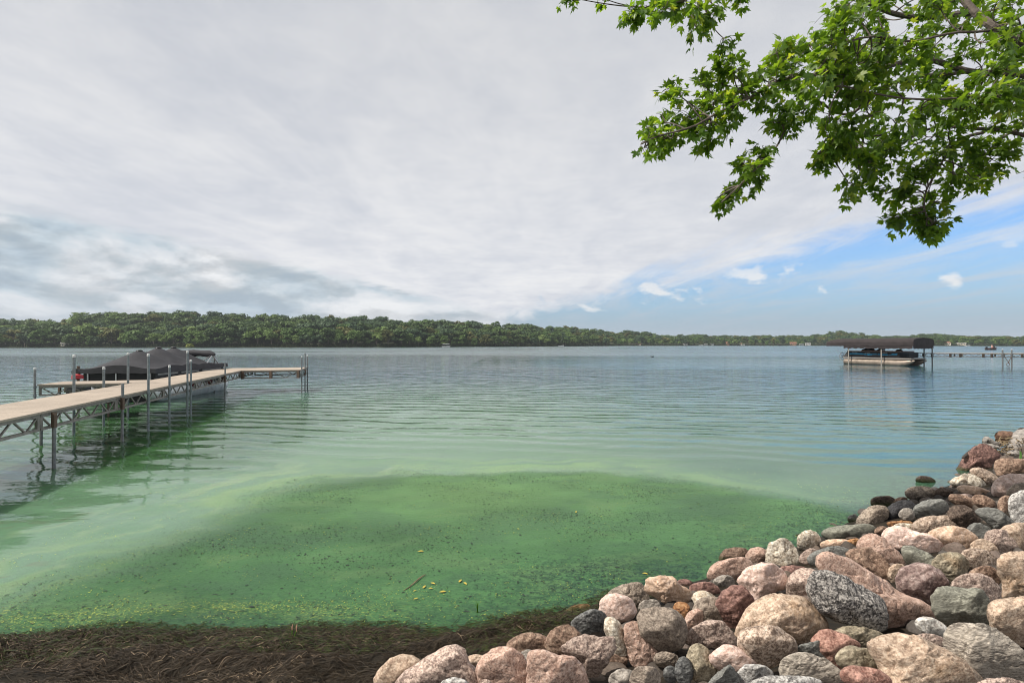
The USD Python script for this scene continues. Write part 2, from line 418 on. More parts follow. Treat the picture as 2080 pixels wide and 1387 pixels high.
def far_dist(px): return np.interp(px, SHX, SHD)
def ridge_off(px): return np.interp(px, [-2500, 0, 700, 1100, 1300, 1700, 2080, 4500], [110, 110, 105, 95, 110, 150, 130, 130])
def tree_h(px): return np.interp(px, [-2500, 800, 1300, 2080, 4500], [11.5, 11.5, 8.5, 7.5, 7.5])


def hill_z(px, off):
    """Height of the land off metres behind the far water's edge, seen along column px."""
    D, R = far_dist(px), ridge_off(px)
    top = EYE + (YH - np.interp(px, TOPX, TOPY)) / FPX * (D + R) - tree_h(px) * 0.93
    top = np.maximum(top, 1.2)
    t = off / R
    up = 0.7 * smooth01(off, -1, 5) + (top - 0.7) * smooth01(t, 0.08, 1.0)
    return np.where(t < 1, up, top * (1 - smooth01(t, 1.6, 4.5)) + 0.5) - 2.4 * (1 - smooth01(off, -14, 0.5))


cols = np.arange(-2400, 4401, 20.0)
offs = np.array([-14, -6, -1, 0.5, 2, 5, 10, 20, 35, 55, 75, 95, 120, 160, 240, 400, 700.])
P = np.zeros((len(offs), len(cols), 3))
for i, o in enumerate(offs):
    D = far_dist(cols) + o
    P[i] = np.stack([(cols - 1040) / FPX * D, D, hill_z(cols, o)], -1)
nx = len(cols)
i = (np.arange(len(offs) - 1)[:, None] * nx + np.arange(nx - 1)[None]).ravel()
hill_mat = simple('far_hill_ground', (0.035, 0.042, 0.018), 0.9, var=0.4, scale=0.08)
m = usdkit.mesh(stage, '/World/far_hills', (P.reshape(-1, 3), np.vstack([np.stack([i, i + 1, i + nx + 1], 1), np.stack([i, i + nx + 1, i + nx], 1)])), hill_mat, True)
tag(m.GetPrim(), 'low hills along the far side of the lake', kind='structure')


def leaf_mat(name, dark, light, var_scale, trans=0.25, rnd=0.35):
    g = G()
    r = g.n('attribute', 'fac', attribute='rnd')
    o = g.n('object_info', 'random')
    t = g.math('add', g.math('multiply', r, 0.45), g.math('multiply', o, 0.55))
    c = g.ramp(t, [(0.0, dark), (0.55, tuple(0.5 * (np.array(dark) + light))), (1.0, light)])
    d = g.n('principled_bsdf', 'BSDF', base_color=c, roughness=0.6, specular_ior_level=0.25)
    tr = g.n('translucent_bsdf', 'BSDF', color=c)
    return g.make(name, surface=g.n('mix_closure', 'closure', fac=trans, closure1=d, closure2=tr))


wood_bark = simple('grey_bark', (0.12, 0.10, 0.08), 0.9)
# kind: (dark, light, crown height : width, blobs, name, description)
KINDS = [
    ('oak', (0.034, 0.068, 0.018), (0.095, 0.145, 0.040), 0.95, 16),
    ('maple_green', (0.050, 0.105, 0.024), (0.140, 0.210, 0.055), 1.1, 14),
    ('bluish', (0.032, 0.064, 0.028), (0.085, 0.135, 0.062), 1.0, 15),
    ('pale', (0.085, 0.150, 0.036), (0.205, 0.270, 0.080), 1.15, 13),
    ('olive', (0.066, 0.080, 0.024), (0.180, 0.178, 0.055), 0.9, 14),
]
kind_mats = [leaf_mat('far_leaves_' + k[0], k[1], k[2], 1.0) for k in KINDS]


def far_tree(kind, seed):
    """Unit-height crown (leaf clumps on a cloud of blobs) and trunk."""
    rs = np.random.RandomState(seed)
    _, _, _, tall, nb = KINDS[kind]
    w = 0.40 / tall ** 0.4
    vs, fs, n = [], [], 0
    for b in range(nb):
        a, h = rs.rand() * 6.283, rs.rand() ** 0.8
        spread = w * (0.95 - 0.75 * abs(h - 0.35) ** 1.3) * math.sqrt(rs.rand())
        c = np.array([math.cos(a) * spread, math.sin(a) * spread, 0.20 + 0.64 * h])
        r = rs.uniform(0.11, 0.19)
        k = 46
        d = rs.normal(size=(k, 3)); d /= np.linalg.norm(d, axis=1, keepdims=True)
        d[:, 2] = np.where(d[:, 2] < -0.3, -d[:, 2], d[:, 2])
        pos = c + d * r * rs.uniform(0.75, 1.1, (k, 1)) * [1, 1, 0.85]
        for q in range(k):
            nrm = d[q] + rs.normal(size=3) * 0.45; nrm /= np.linalg.norm(nrm)
            u = np.cross(nrm, [0.3, 0.2, 1]); u /= np.linalg.norm(u); t = np.cross(nrm, u)
            s = rs.uniform(0.028, 0.055)
            ang = np.arange(5) / 5 * 6.283 + rs.rand() * 6
            rr = s * rs.uniform(0.6, 1.2, 5)
            vs.append(pos[q] + rr[:, None] * (np.cos(ang)[:, None] * u + np.sin(ang)[:, None] * t))
            fs.append(np.array([[0, 1, 2], [0, 2, 3], [0, 3, 4]]) + n); n += 5
    crown = (np.vstack(vs), np.vstack(fs))
    trunk = [tube([(0, 0, -0.05), (0.01, 0, 0.2), (0.0, 0.01, 0.5)], [0.03, 0.022, 0.012], 6)]
    for q in range(3):
        a = rs.rand() * 6.28
        trunk.append(tube([(0.005, 0, 0.25), (math.cos(a) * 0.15, math.sin(a) * 0.15, 0.5)], [0.014, 0.006], 5))
    return crown, cat_(trunk)


protos = {}
for k in range(len(KINDS)):
    for s in range(2):
        protos[(k, s)] = far_tree(k, 100 + 10 * k + s)
first_tree = {}
KIND_WORDS = ['rounded dark green tree', 'full mid green tree', 'bluish dark green tree', 'pale light green tree', 'yellowish olive tree']
ROW_WORDS = ['by the water', 'in second row', 'upslope']
MARKS = [(-99, 30, 'at the left picture edge'), (30, 100, 'left of the small cream cottage'), (100, 160, 'above the small cream cottage'), (160, 235, 'above the covered bow'), (235, 300, 'above the first cover peak'), (300, 365, 'above the last cover peak'),
         (365, 440, 'above the folded boat top'), (440, 520, 'above the dock bend'), (520, 590, 'above the dock platform'), (590, 650, 'above the dock end posts'), (650, 720, 'right of the dock end posts'), (720, 800, 'well left of the white lift'),
         (800, 870, 'left of the white far lift'), (870, 940, 'above the white far lift'), (940, 1020, 'right of the white far lift'), (1020, 1100, 'left of the white shore boat'), (1100, 1180, 'above the white shore boat'), (1180, 1250, 'where the wood drops low'), (1250, 1330, 'above the first cream cottage'),
         (1330, 1410, 'around the lone white cottage'), (1410, 1490, 'above the boathouse row'), (1490, 1560, 'right of the row of boathouses'), (1560, 1630, 'around the orange brown house'), (1630, 1690, 'left of the boat canopy'), (1690, 1900, 'behind the boat canopy'), (1900, 1945, 'around the right tan cottage'),
         (1945, 1990, 'around the low wide tan house'), (1990, 2035, 'above the motorboat'), (2035, 2200, 'at the right picture edge')]
ORD = ['leftmost', 'second from left', 'third from left', 'fourth from left', 'fifth from left', 'sixth from left', 'seventh from left', 'eighth from left', 'ninth from left', 'tenth from left']
tree_list = []


def place_tree(k, s, pos, h, wid, rz, px, row):
    path = numbered('/World', 'tree')
    x = UsdGeom.Xform.Define(stage, path)
    x.AddTranslateOp().Set(tuple(map(float, pos)))
    x.AddRotateZOp().Set(float(rz))
    x.AddScaleOp().Set((float(h * wid), float(h * wid), float(h)))
    tree_list.append((px, k, row, x.GetPrim()))
    if (k, s) not in first_tree:
        first_tree[(k, s)] = path
        crown, trunk = protos[(k, s)]
        cm = usdkit.mesh(stage, path + '/crown', crown, kind_mats[k], False)
        vary(cm, [5] * (len(crown[0]) // 5), k)
        usdkit.mesh(stage, path + '/trunk', trunk, wood_bark, True)
    else:
        x.GetPrim().GetReferences().AddInternalReference(first_tree[(k, s)])
        x.GetPrim().SetInstanceable(True)


def label_trees():
    sets = {}
    for px, k, row, prim in sorted(tree_list, key=lambda t: t[0]):
        mark = next(m for a, b, m in MARKS if a <= px < b)
        sets.setdefault((k, row, mark), []).append(prim)
    for (k, row, mark), ps in sets.items():
        for i, prim in enumerate(ps):
            lab = KIND_WORDS[k] + ' ' + ROW_WORDS[row] + ' ' + mark
            if len(ps) > 1: lab = f'{ORD[i]} ' + lab
            tag(prim, lab, 'tree', 'trees of the far shore')


rs = np.random.RandomState(5)
n_trees, forest = 0, []
def spot(px, off):
    D = far_dist(px) + off
    return np.array([(px - 1040) / FPX * D, D, float(hill_z(np.array(px), np.array(off)))])


rows = [(2.0, 12.5, 0.74), (9.0, 10.5, 0.92), (20, 9.0, 1.0)]
for r, (off, gap, hs) in enumerate(rows):
    px = -45.0 + r * 7
    while px < 2130:
        D = far_dist(px) + off
        step = gap * rs.uniform(0.6, 1.35) * (260 / D) ** 0.35 * 1.9
        if n_trees < 298:
            k = rs.choice(5, p=[[.22, .30, .18, .22, .08], [.3, .28, .22, .12, .08], [.38, .2, .28, .06, .08]][r])
            h = tree_h(px) * hs * rs.uniform(0.72, 1.3)
            place_tree(k, rs.randint(2), spot(px, off + rs.uniform(-1, 3)) - [0, 0, 0.2], h, rs.uniform(0.9, 1.35), rs.rand() * 360, px, r)
            n_trees += 1
        px += step
label_trees()
# the wood behind them, one mass up to the ridge
rows = [(14, 13, 0.9), (30, 13, 1.0), (42, 12, 1.0), (55, 12, 1.0), (68, 12, 1.0), (82, 12, 1.0), (96, 11, 1.0), (108, 10, 1.0), (122, 12, 0.95), (140, 14, 0.9)]
for off, gap, hs in rows:
    px = -1500.0
    while px < 3600:
        D = far_dist(px) + off
        R = ridge_off(px)
        if off < R + 45:
            forest.append((spot(px, off * R / 110 + rs.uniform(-4, 4)) - [0, 0, 0.3], tree_h(px) * hs * rs.uniform(0.62, 1.22), rs.uniform(0.95, 1.4), rs.rand() * 6.283, rs.choice(5, p=[.42, .18, .24, .03, .13]), rs.randint(2)))
        px += gap * rs.uniform(0.55, 1.4) * 260 / D * 1.7 * (1 if -60 < px < 2140 else 1.6)
pi = UsdGeom.PointInstancer.Define(stage, '/World/wooded_hillside')
tag(pi.GetPrim(), 'dense wood covering the hills behind the front row of shore trees', kind='stuff')
keys = list(protos)
for j, key in enumerate(keys):
    c, t = protos[key]
    cm = usdkit.mesh(stage, f'/World/wooded_hillside/trees/crown_{j:03d}', c, kind_mats[key[0]], False)
    vary(cm, [5] * (len(c[0]) // 5), j)
pi.CreatePrototypesRel().SetTargets([f'/World/wooded_hillside/trees/crown_{j:03d}' for j in range(len(keys))])
pi.CreateProtoIndicesAttr(Vt.IntArray([keys.index((int(f[4]), int(f[5]))) for f in forest]))
pi.CreatePositionsAttr(Vt.Vec3fArray([Gf.Vec3f(*map(float, f[0])) for f in forest]))
pi.CreateScalesAttr(Vt.Vec3fArray([Gf.Vec3f(float(f[1] * f[2]), float(f[1] * f[2]), float(f[1])) for f in forest]))
pi.CreateOrientationsAttr(Vt.QuathArray([Gf.Quath(math.cos(f[3] / 2), 0, 0, math.sin(f[3] / 2)) for f in forest]))

# low bushes and reeds hide the trunks at the water's edge
def bush(px, Y, w, h, mat, label, seed, cat='bush', name='bush'):
    rs2 = np.random.RandomState(seed)
    vs, fs, n = [], [], 0
    c0 = at(px, YH, Y); c0[2] = 0.3
    for q in range(260):
        d = rs2.normal(size=3); d /= np.linalg.norm(d); d[2] = abs(d[2])
        p = c0 + d * np.array([w / 2, w / 2, h]) * rs2.uniform(0.6, 1.05)
        u = rs2.normal(size=3); u /= np.linalg.norm(u); t = np.cross(u, d + 0.3); t /= np.linalg.norm(t)
        s = w * rs2.uniform(0.05, 0.1)
        vs.append(np.array([p - u * s, p + t * s * 0.7, p + u * s, p - t * s * 0.7])); fs.append(np.array([[0, 1, 2], [0, 2, 3]]) + n); n += 4
    t = thing(name, c0, label, cat)
    vary(stage.GetPrimAtPath(part(t, 'crown', (np.vstack(vs), np.vstack(fs)), mat, False)), [4] * len(vs), seed)
    part(t, 'stem', cat_([tube([c0 + [0, 0, -0.5], c0 + [rs2.uniform(-.3, .3) * w, 0, h * 0.7]], [0.06, 0.03], 5) for _ in range(4)]), wood_bark)


yellow_bush = leaf_mat('yellow_bush_leaves', (0.12, 0.16, 0.02), (0.26, 0.28, 0.05), 1)
bush(386, 263, 4.2, 2.0, yellow_bush, 'small yellow bush at the water line of the left far shore, above the covered boat', 3)
reed = leaf_mat('shore_reed', (0.05, 0.06, 0.02), (0.13, 0.13, 0.05), 1)
vs, fs, n = [], [], 0
for q in range(15000):
    px = rs.uniform(-60, 2140); off = rs.uniform(0.6, 4.2)
    b = spot(px, off); h = rs.uniform(0.5, 1.9) * (1 if px < 1250 else 0.7); a = rs.rand() * 6.283
    u = np.array([math.cos(a), math.sin(a), 0]) * rs.uniform(0.15, 0.5)
    vs.append(np.array([b - u, b + u, b + u * 0.6 + [0, 0, h], b - u * 0.6 + [0, 0, h * 0.9]])); fs.append(np.array([[0, 1, 2], [0, 2, 3]]) + n); n += 4
m = usdkit.mesh(stage, '/World/shore_brush', (np.vstack(vs), np.vstack(fs)), leaf_mat('shore_brush_leaves', (0.016, 0.026, 0.009), (0.055, 0.072, 0.022), 1))
vary(m, [4] * len(vs), 8)
tag(m.GetPrim(), 'low brush and reeds along the far water line', kind='stuff')

# houses, docks and boats on the far shore
white = simple('white_paint', (0.58, 0.58, 0.56), 0.5)
cream = simple('cream_siding', (0.50, 0.44, 0.34), 0.7)
redroof = simple('red_brown_roof', (0.20, 0.085, 0.055), 0.8)
greyroof = simple('grey_roof', (0.20, 0.19, 0.18), 0.8)
orange = simple('orange_siding', (0.27, 0.155, 0.09), 0.7)
glass_dark = simple('dark_window', (0.03, 0.035, 0.04), 0.15)


def house(px, w, h, wall, roof, label, off=1.2):
    D = far_dist(px) + off
    c = np.array([(px - 1040) / FPX * D, D, 0.55])
    ry = np.array([c[0], c[1], 0]); ry /= np.linalg.norm(ry); rx = np.array([ry[1], -ry[0], 0])
    T = np.eye(4); T[:3, 0], T[:3, 1], T[:3, 3] = rx, ry, c
    t = thing('cottage', c, label, 'cottage')
    b = trimesh.creation.box((w, w * 0.7, h)); b.apply_translation((0, w * 0.35, h / 2)); b.apply_transform(T)
    part(t, 'wall', b, wall, False)
    e = 0.25
    tri = np.array([(-w / 2 - e, -e, h), (w / 2 + e, -e, h), (w / 2 + e, w * 0.7 + e, h), (-w / 2 - e, w * 0.7 + e, h), (-w / 2 - e, w * 0.35, h * 1.5), (w / 2 + e, w * 0.35, h * 1.5)])
    r = trimesh.Trimesh(tri, [[0, 1, 5], [0, 5, 4], [2, 3, 4], [2, 4, 5], [1, 2, 5], [3, 0, 4], [0, 3, 2], [0, 2, 1]], process=False)
    r.apply_transform(T)
    part(t, 'roof', r, roof, False)
    for k in (-0.27, 0.02, 0.3):
        q = trimesh.creation.box((w * 0.14, 0.06, h * 0.42)); q.apply_translation((k * w, -0.02, h * 0.55)); q.apply_transform(T)
        part(t, 'window', q, glass_dark, False)


for a in [(132, 3.4, 1.5, cream, greyroof, 'small cream cottage half hidden at the left far shore', 0.9),
          (1297, 4.5, 1.3, cream, redroof, 'cream cottage at the foot of the low hill in the middle distance'),
          (1392, 4.0, 1.2, white, greyroof, 'white cottage alone on the far shore left of a row of boathouses'),
          (1446, 4.2, 1.7, white, greyroof, 'white cottage with grey roof, last of the row before the pale boathouse'),
          (1478, 3.2, 2.4, orange, redroof, 'narrow red roofed orange cottage on the far shore'),
          (1509, 4.2, 1.5, white, redroof, 'white cottage with red brown roof near the orange cottage'),
          (1611, 6.0, 2.2, orange, redroof, 'wide orange brown house on the far shore left of the canopy'),
          (1641, 5.0, 1.6, white, greyroof, 'white house on the far shore just left of the boat canopy'),
          (1925, 4.4, 2.4, cream, redroof, 'tan cottage on the far shore right of the canopy'),
          (1953, 6.0, 1.7, cream, greyroof, 'low wide tan house on the far shore right of the canopy')]:
    house(*a)


def small_boat(px, Y, L, label, hull_mat, name='far_boat', canopy=False):
    c = at(px, YH, Y); c[2] = 0.0
    rx = np.array([1.0, 0.08, 0]); rx /= np.linalg.norm(rx); ry = np.array([-rx[1], rx[0], 0])
    T = np.eye(4); T[:3, 0], T[:3, 1], T[:3, 3] = rx, ry, c
    t = thing(name, c, label, 'boat')
    secs = []
    for s, hw, zt in ((-0.5, 0.85, 0.62), (-0.1, 0.95, 0.66), (0.25, 0.75, 0.72), (0.5, 0.06, 0.88)):
        secs.append([(s * L, -hw, zt), (s * L * 0.97, -hw * 0.75, 0.0), (s * L * 0.97, hw * 0.75, 0.0), (s * L, hw, zt), (s * L, 0, zt - 0.12)])
    v = np.array(secs).reshape(-1, 3); f = []
    for i in range(3):
        for k in range(5):
            a, b, c2, d = i * 5 + k, i * 5 + (k + 1) % 5, (i + 1) * 5 + (k + 1) % 5, (i + 1) * 5 + k
            f += [[a, b, c2], [a, c2, d]]
    f += [[0, 2, 1], [0, 3, 2], [0, 4, 3], [15, 16, 17], [15, 17, 18], [15, 18, 19]]
    m = trimesh.Trimesh(v, f, process=False); m.apply_transform(T)
    part(t, 'hull', m, hull_mat)
    w = trimesh.creation.box((0.06, 1.2, 0.42)); w.apply_translation((0.25 * L * 0.5, 0, 0.95)); w.apply_transform(T)
    part(t, 'windshield', w, glass_dark, False)
    o = trimesh.util.concatenate([trimesh.creation.box((0.35, 0.4, 0.5), trimesh.transformations.translation_matrix((-L / 2 - 0.15, 0, 0.75))), trimesh.creation.box((0.14, 0.12, 0.8), trimesh.transformations.translation_matrix((-L / 2 - 0.2, 0, 0.2)))])
    o.apply_transform(T)
    part(t, 'motor', o, simple_black, False)
    if canopy:
        q = trimesh.creation.box((L * 0.8, 2.0, 0.35)); q.apply_translation((0, 0, 2.0)); q.apply_transform(T)
        part(t, 'canopy', q, hull_mat, False)
        part(t, 'frame', cat_([tube([T[:3, :3] @ (sx * L * 0.38, sy * 0.95, 0.4) + c, T[:3, :3] @ (sx * L * 0.38, sy * 0.95, 1.9) + c], 0.05, 5) for sx in (-1, 1) for sy in (-1, 1)]), simple_black)
    return T


simple_black = simple('black_plastic', (0.012, 0.012, 0.013), 0.4)
darkhull = simple('dark_red_brown_hull', (0.045, 0.022, 0.018), 0.4)
for a in [(906, 297, 5.0, 'white canopied boat lift at the middle far shore below the trees', white, 'far_boat', True),
          (1140, 384, 4.4, 'white boat at the far shore where the left wood starts to fall away', white, 'far_boat', False),
          (1424, 515, 5.0, 'white boat moored left of the row of white cottages', white, 'far_boat', False),
          (1434, 521, 3.5, 'second small white boat beside the white cottages', white, 'far_boat', True),
          (1628, 520, 5.0, 'white boat in front of the orange brown house', white, 'far_boat', True),
          (1966, 428, 4.4, 'white boat at the far shore right of the low tan house', white, 'far_boat', False)]:
    small_boat(*a)
T = small_boat(2014.5, 158, 3.3, 'dark motorboat with a person on the open water at right', darkhull, 'motorboat')


def hull_chain(pairs):
    """One body: hulls of the spheres at both ends of every bone, joined."""
    def ball(p, r): return manifold3d.Manifold.sphere(float(r), 14).translate(tuple(map(float, p)))
    b = manifold3d.Manifold()
    for p, r, q, s in pairs: b += manifold3d.Manifold.batch_hull([ball(p, r), ball(q, s)])
    v, f, _ = meshkit.arrays(b)
    m = trimesh.Trimesh(v, f)
    trimesh.smoothing.filter_taubin(m, iterations=6)
    return m


body = hull_chain([((0, 0, 0.75), .17, (0.03, 0, 1.15), .2), ((0.03, -.18, 1.17), .075, (0.03, .18, 1.17), .075), ((0.03, 0, 1.2), .07, (0.05, 0, 1.32), .06), ((0.06, 0, 1.40), .105, (0.05, 0, 1.46), .10),
                   ((0.03, -.2, 1.16), .06, (0.12, -.25, 0.9), .05), ((0.12, -.25, 0.9), .05, (0.36, -.2, 0.95), .04), ((0.03, .2, 1.16), .06, (0.12, .25, 0.9), .05), ((0.12, .25, 0.9), .05, (0.36, .2, 0.95), .04),
                   ((0, -.1, 0.72), .1, (0.4, -.12, 0.72), .075), ((0.4, -.12, 0.72), .075, (0.42, -.12, 0.35), .05), ((0, .1, 0.72), .1, (0.4, .12, 0.72), .075), ((0.4, .12, 0.72), .075, (0.42, .12, 0.35), .05)])
body.apply_transform(T)
single('person', body, simple('pale_red_clothes', (0.5, 0.28, 0.24), 0.8), 'person in a pale reddish top sitting in the dark motorboat', 'person')

# ------------------------------------------------------------------ docks
deck_mat_g = G()
def make_deck():
    g = G()
    o = g.n('geometry', 'position')
    a = g.noise(o, 45.0, 5.0, 0.7)
    b = g.noise(o, 1.6, 5.0, 0.6)
    c = g.ramp(a, [(0.3, (0.26, 0.215, 0.165)), (0.6, (0.37, 0.31, 0.25)), (0.8, (0.46, 0.395, 0.33))])
    k = g.rng(b, 0.3, 0.7, 0.82, 1.1, 'linear')
    rr = g.math('add', k, g.math('multiply', g.math('subtract', g.n('object_info', 'random'), 0.5), 0.14))
    c = g.n('vector_math', 'vector', math_type='scale', vector1=c, scale=rr)
    nb = g.n('bump', 'normal', height=a, distance=0.002, strength=1.0)
    return g.make('tan_deck_panel', surface=g.n('principled_bsdf', 'BSDF', base_color=c, roughness=0.75, normal=nb, specular_ior_level=0.3))


deck_mat = make_deck()
frame_mat = simple('weathered_dock_frame', (0.19, 0.172, 0.152), 0.6, var=0.35, scale=14)
galv = simple('galvanised_steel', (0.17, 0.19, 0.195), 0.42, metallic=0.55, var=0.3, scale=16)
rusty = simple('brown_rusty_steel', (0.10, 0.065, 0.045), 0.7, var=0.4, scale=20)
dark_galv = simple('dull_dark_steel', (0.17, 0.175, 0.175), 0.5, metallic=0.4, var=0.4, scale=16)
capw = simple('white_post_cap', (0.50, 0.51, 0.50), 0.5)
DK = 0.895


class Dock:
    def __init__(s, origin, d, label):
        s.o, s.d = np.array([*origin, 0.0]), np.array([*d, 0.0]) / np.linalg.norm(d)
        s.n = np.array([-s.d[1], s.d[0], 0])              # to the left when walking along d
        s.t = thing('dock', (*origin, 0), label, 'dock', None)
    def p(s, t, w, z): return s.o + s.d * t + s.n * w + np.array([0, 0, z])
    def deck(s, t0, t1, w0, w1, dk, n=1, across=False):
        """Panels with a narrow joint, their edge trim below."""
        for k in range(n):
            if across: a0, a1, b0, b1 = t0, t1, w0 + (w1 - w0) * k / n, w0 + (w1 - w0) * (k + 1) / n
            else: a0, a1, b0, b1 = t0 + (t1 - t0) * k / n, t0 + (t1 - t0) * (k + 1) / n, w0, w1
            m = beam(s.p(a0 + 0.004, (b0 + b1) / 2, dk - 0.016), s.p(a1 - 0.004, (b0 + b1) / 2, dk - 0.016), abs(b1 - b0) - (0.008 if across else 0), 0.032)
            part(s.t, 'deck_panel', m, deck_mat, False)
    def truss(s, A, B, dk, nd=4, depth=0.205):
        """One side frame: top and bottom rail, uprights at the ends, zigzag braces."""
        A, B = np.asarray(A, float), np.asarray(B, float)
        z1, z0 = dk - 0.058, dk - 0.058 - depth
        u = (B - A) / np.linalg.norm(B - A)
        a, b = A + u * 0.012, B - u * 0.012
        rails = cat_([beam(a + [0, 0, z1], b + [0, 0, z1], 0.045, 0.05), beam(a + [0, 0, z0], b + [0, 0, z0], 0.042, 0.04),
                      beam(a + u * .02 + [0, 0, z0 + .02], a + u * .02 + [0, 0, z1 - .025], 0.04, 0.04), beam(b - u * .02 + [0, 0, z0 + .02], b - u * .02 + [0, 0, z1 - .025], 0.04, 0.04)])
        fr = part(s.t, 'side_frame', rails, frame_mat, False)
        L = np.linalg.norm(b - a)
        for k in range(nd):
            x0, x1, xm = L * (k + 0.06) / nd, L * (k + 0.94) / nd, L * (k + 0.5) / nd
            for p0, p1 in (((x0, z1 - .02), (xm - .02, z0 + .015)), ((xm + .02, z0 + .015), (x1, z1 - .02))):
                part(fr, 'brace', beam(a + u * p0[0] + [0, 0, p0[1]], a + u * p1[0] + [0, 0, p1[1]], 0.022, 0.022), frame_mat, False)
    def post(s, t, w, top, bottom=-1.6, r=0.025, cap=True, bracket=DK, mat=None):
        q = s.p(t, w, 0)
        po = part(s.t, 'post', tube([q + [0, 0, bottom], q + [0, 0, top]], r, 10), mat or galv)
        if cap: part(po, 'cap', tube([q + [0, 0, top + 0.002], q + [0, 0, top + 0.05], q + [0, 0, top + 0.06]], [r * 1.12, r * 1.12, r * 0.6], 10), capw)
        if bracket:
            if r > 0.04: part(s.t, 'bracket', beam(q + [0, 0, bracket - 0.36], q + [0, 0, bracket - 0.035], 0.12, 0.12), dark_galv, False)
            elif cap: part(s.t, 'bracket', cat_([tube([q + [0, 0, bracket + a], q + [0, 0, bracket + a + 0.05]], r * 1.35, 10) for a in (-0.09, -0.29)]), galv)
            else: part(s.t, 'bracket', beam(q + [0, 0, bracket - 0.27], q + [0, 0, bracket - 0.035], 0.05, 0.05), rusty, False)


main = Dock((-4.85, 0.0), (-0.2785, 0.9604), 'long tan decked dock on metal posts at left, beside the covered boat')
tY = lambda Y: Y / 0.9604
W = 1.20
edges = [tY(y) for y in (0.70, 2.90, 5.10, 7.30, 9.50, 11.70, 13.90, 16.10, 18.62, 20.65)]
for a, b in zip(edges[:-1], edges[1:]):
    main.deck(a, b, 0.0, W, DK, 2)
    for w in (0.035, W - 0.035): main.truss(main.p(a, w, 0), main.p(b, w, 0), DK)
    part(main.t, 'crossbar', beam(main.p(a + 0.05, 0.06, DK - 0.09), main.p(a + 0.05, W - 0.06, DK - 0.09), 0.05, 0.06), frame_mat, False)
# platform at the end, to the right
t0, t1 = edges[-2], edges[-1]
main.deck(t0, t1, -2.08, -0.004, DK, 3, True)
for A, B in ((main.p(t0 + .035, -2.06, 0), main.p(t0 + .035, -0.03, 0)), (main.p(t1 - .035, -2.06, 0), main.p(t1 - .035, -0.03, 0)), (main.p(t0 + .06, -2.045, 0), main.p(t1 - .06, -2.045, 0))):
    main.truss(A, B, DK, 2, 0.24)
for w in (-0.06, -1.03, -2.0): part(main.t, 'bracket', beam(main.p(t0 + .01, w, DK - 0.33), main.p(t0 + .01, w, DK - 0.035), 0.09, 0.09), rusty, False)
# finger to the left
f0 = tY(13.05); f1 = f0 + 1.12
main.deck(f0 - 0.0, f1, W + 0.006, W + 2.02, DK, 2, True)
for t in (f0 + .035, f1 - .035): main.truss(main.p(t, W + 0.05, 0), main.p(t, W + 2.0, 0), DK, 3)
R, Lf = -0.045, W + 0.045
for Y, w, top, cap in [(9.58, R, 1.13, False), (10.7, R, 1.63, True), (11.83, R, 1.33, True), (13.0, R, 1.66, True), (13.25, R, 1.42, True), (16.4, R, 1.24, False),
                       (7.35, Lf, 0.86, False), (9.58, Lf, 0.86, False), (10.6, Lf, 1.62, True), (11.75, Lf, 1.31, True), (12.90, Lf, 1.62, True), (19.9, Lf, 1.5, False), (7.5, R, 0.86, False), (5.1, Lf, 1.25, True), (5.1, R, 1.25, True), (2.9, Lf, 1.2, True), (2.9, R, 1.2, True)]:
    main.post(tY(Y), w, top, cap=cap, mat=galv if cap else dark_galv)
main.post(t0 + 0.0, -2.13, 1.37, cap=True, mat=dark_galv)
main.post(t0 + 1.05, -2.13, 1.52, cap=False, mat=dark_galv)
main.post(t1, -2.10, 1.36, cap=True, mat=dark_galv)
main.post(f0 + 0.02, W + 2.07, 1.26, cap=True, mat=dark_galv)
main.post(f1 - 0.1, W + 2.06, 0.88, cap=False, mat=dark_galv)
main.post(f0 + 0.4, W + 0.7, 0.7, cap=False, mat=rusty, bracket=None)

# ------------------------------------------------------------------ covered pontoon boat beside the dock
canvas = None
def make_canvas(name, col, wr=0.0):
    g = G()
    o = g.n('texture_coordinate', 'object')
    a = g.noise(o, 3.0, 6.0, 0.6)
    c = g.n('vector_math', 'vector', math_type='scale', vector1=col, scale=g.rng(a, 0.3, 0.7, 0.8, 1.2, 'linear'))
    h = g.math('add', g.math('multiply', g.noise(o, 5.0, 3.0, 0.5), 0.55), g.math('multiply', g.noise(o, 120.0, 2.0, 0.5), 0.08))
    nb = g.n('bump', 'normal', height=h, distance=0.015, strength=1.0)
    return g.make(name, surface=g.n('principled_bsdf', 'BSDF', base_color=c, roughness=0.8, normal=nb, specular_ior_level=0.25))


canvas = make_canvas('charcoal_canvas', (0.036, 0.036, 0.040))
alu = simple('dull_aluminium', (0.80, 0.81, 0.80), 0.5, metallic=0.1, var=0.25, scale=5)
panel_dark = simple('dark_boat_panel', (0.009, 0.009, 0.010), 0.4, spec=0.3)
panel_light = simple('grey_boat_stripe', (0.30, 0.29, 0.28), 0.5)
wine = simple('dark_red_paint', (0.13, 0.012, 0.012), 0.35)
rail_mat = simple('bright_rail', (0.5, 0.5, 0.5), 0.3, metallic=0.8)


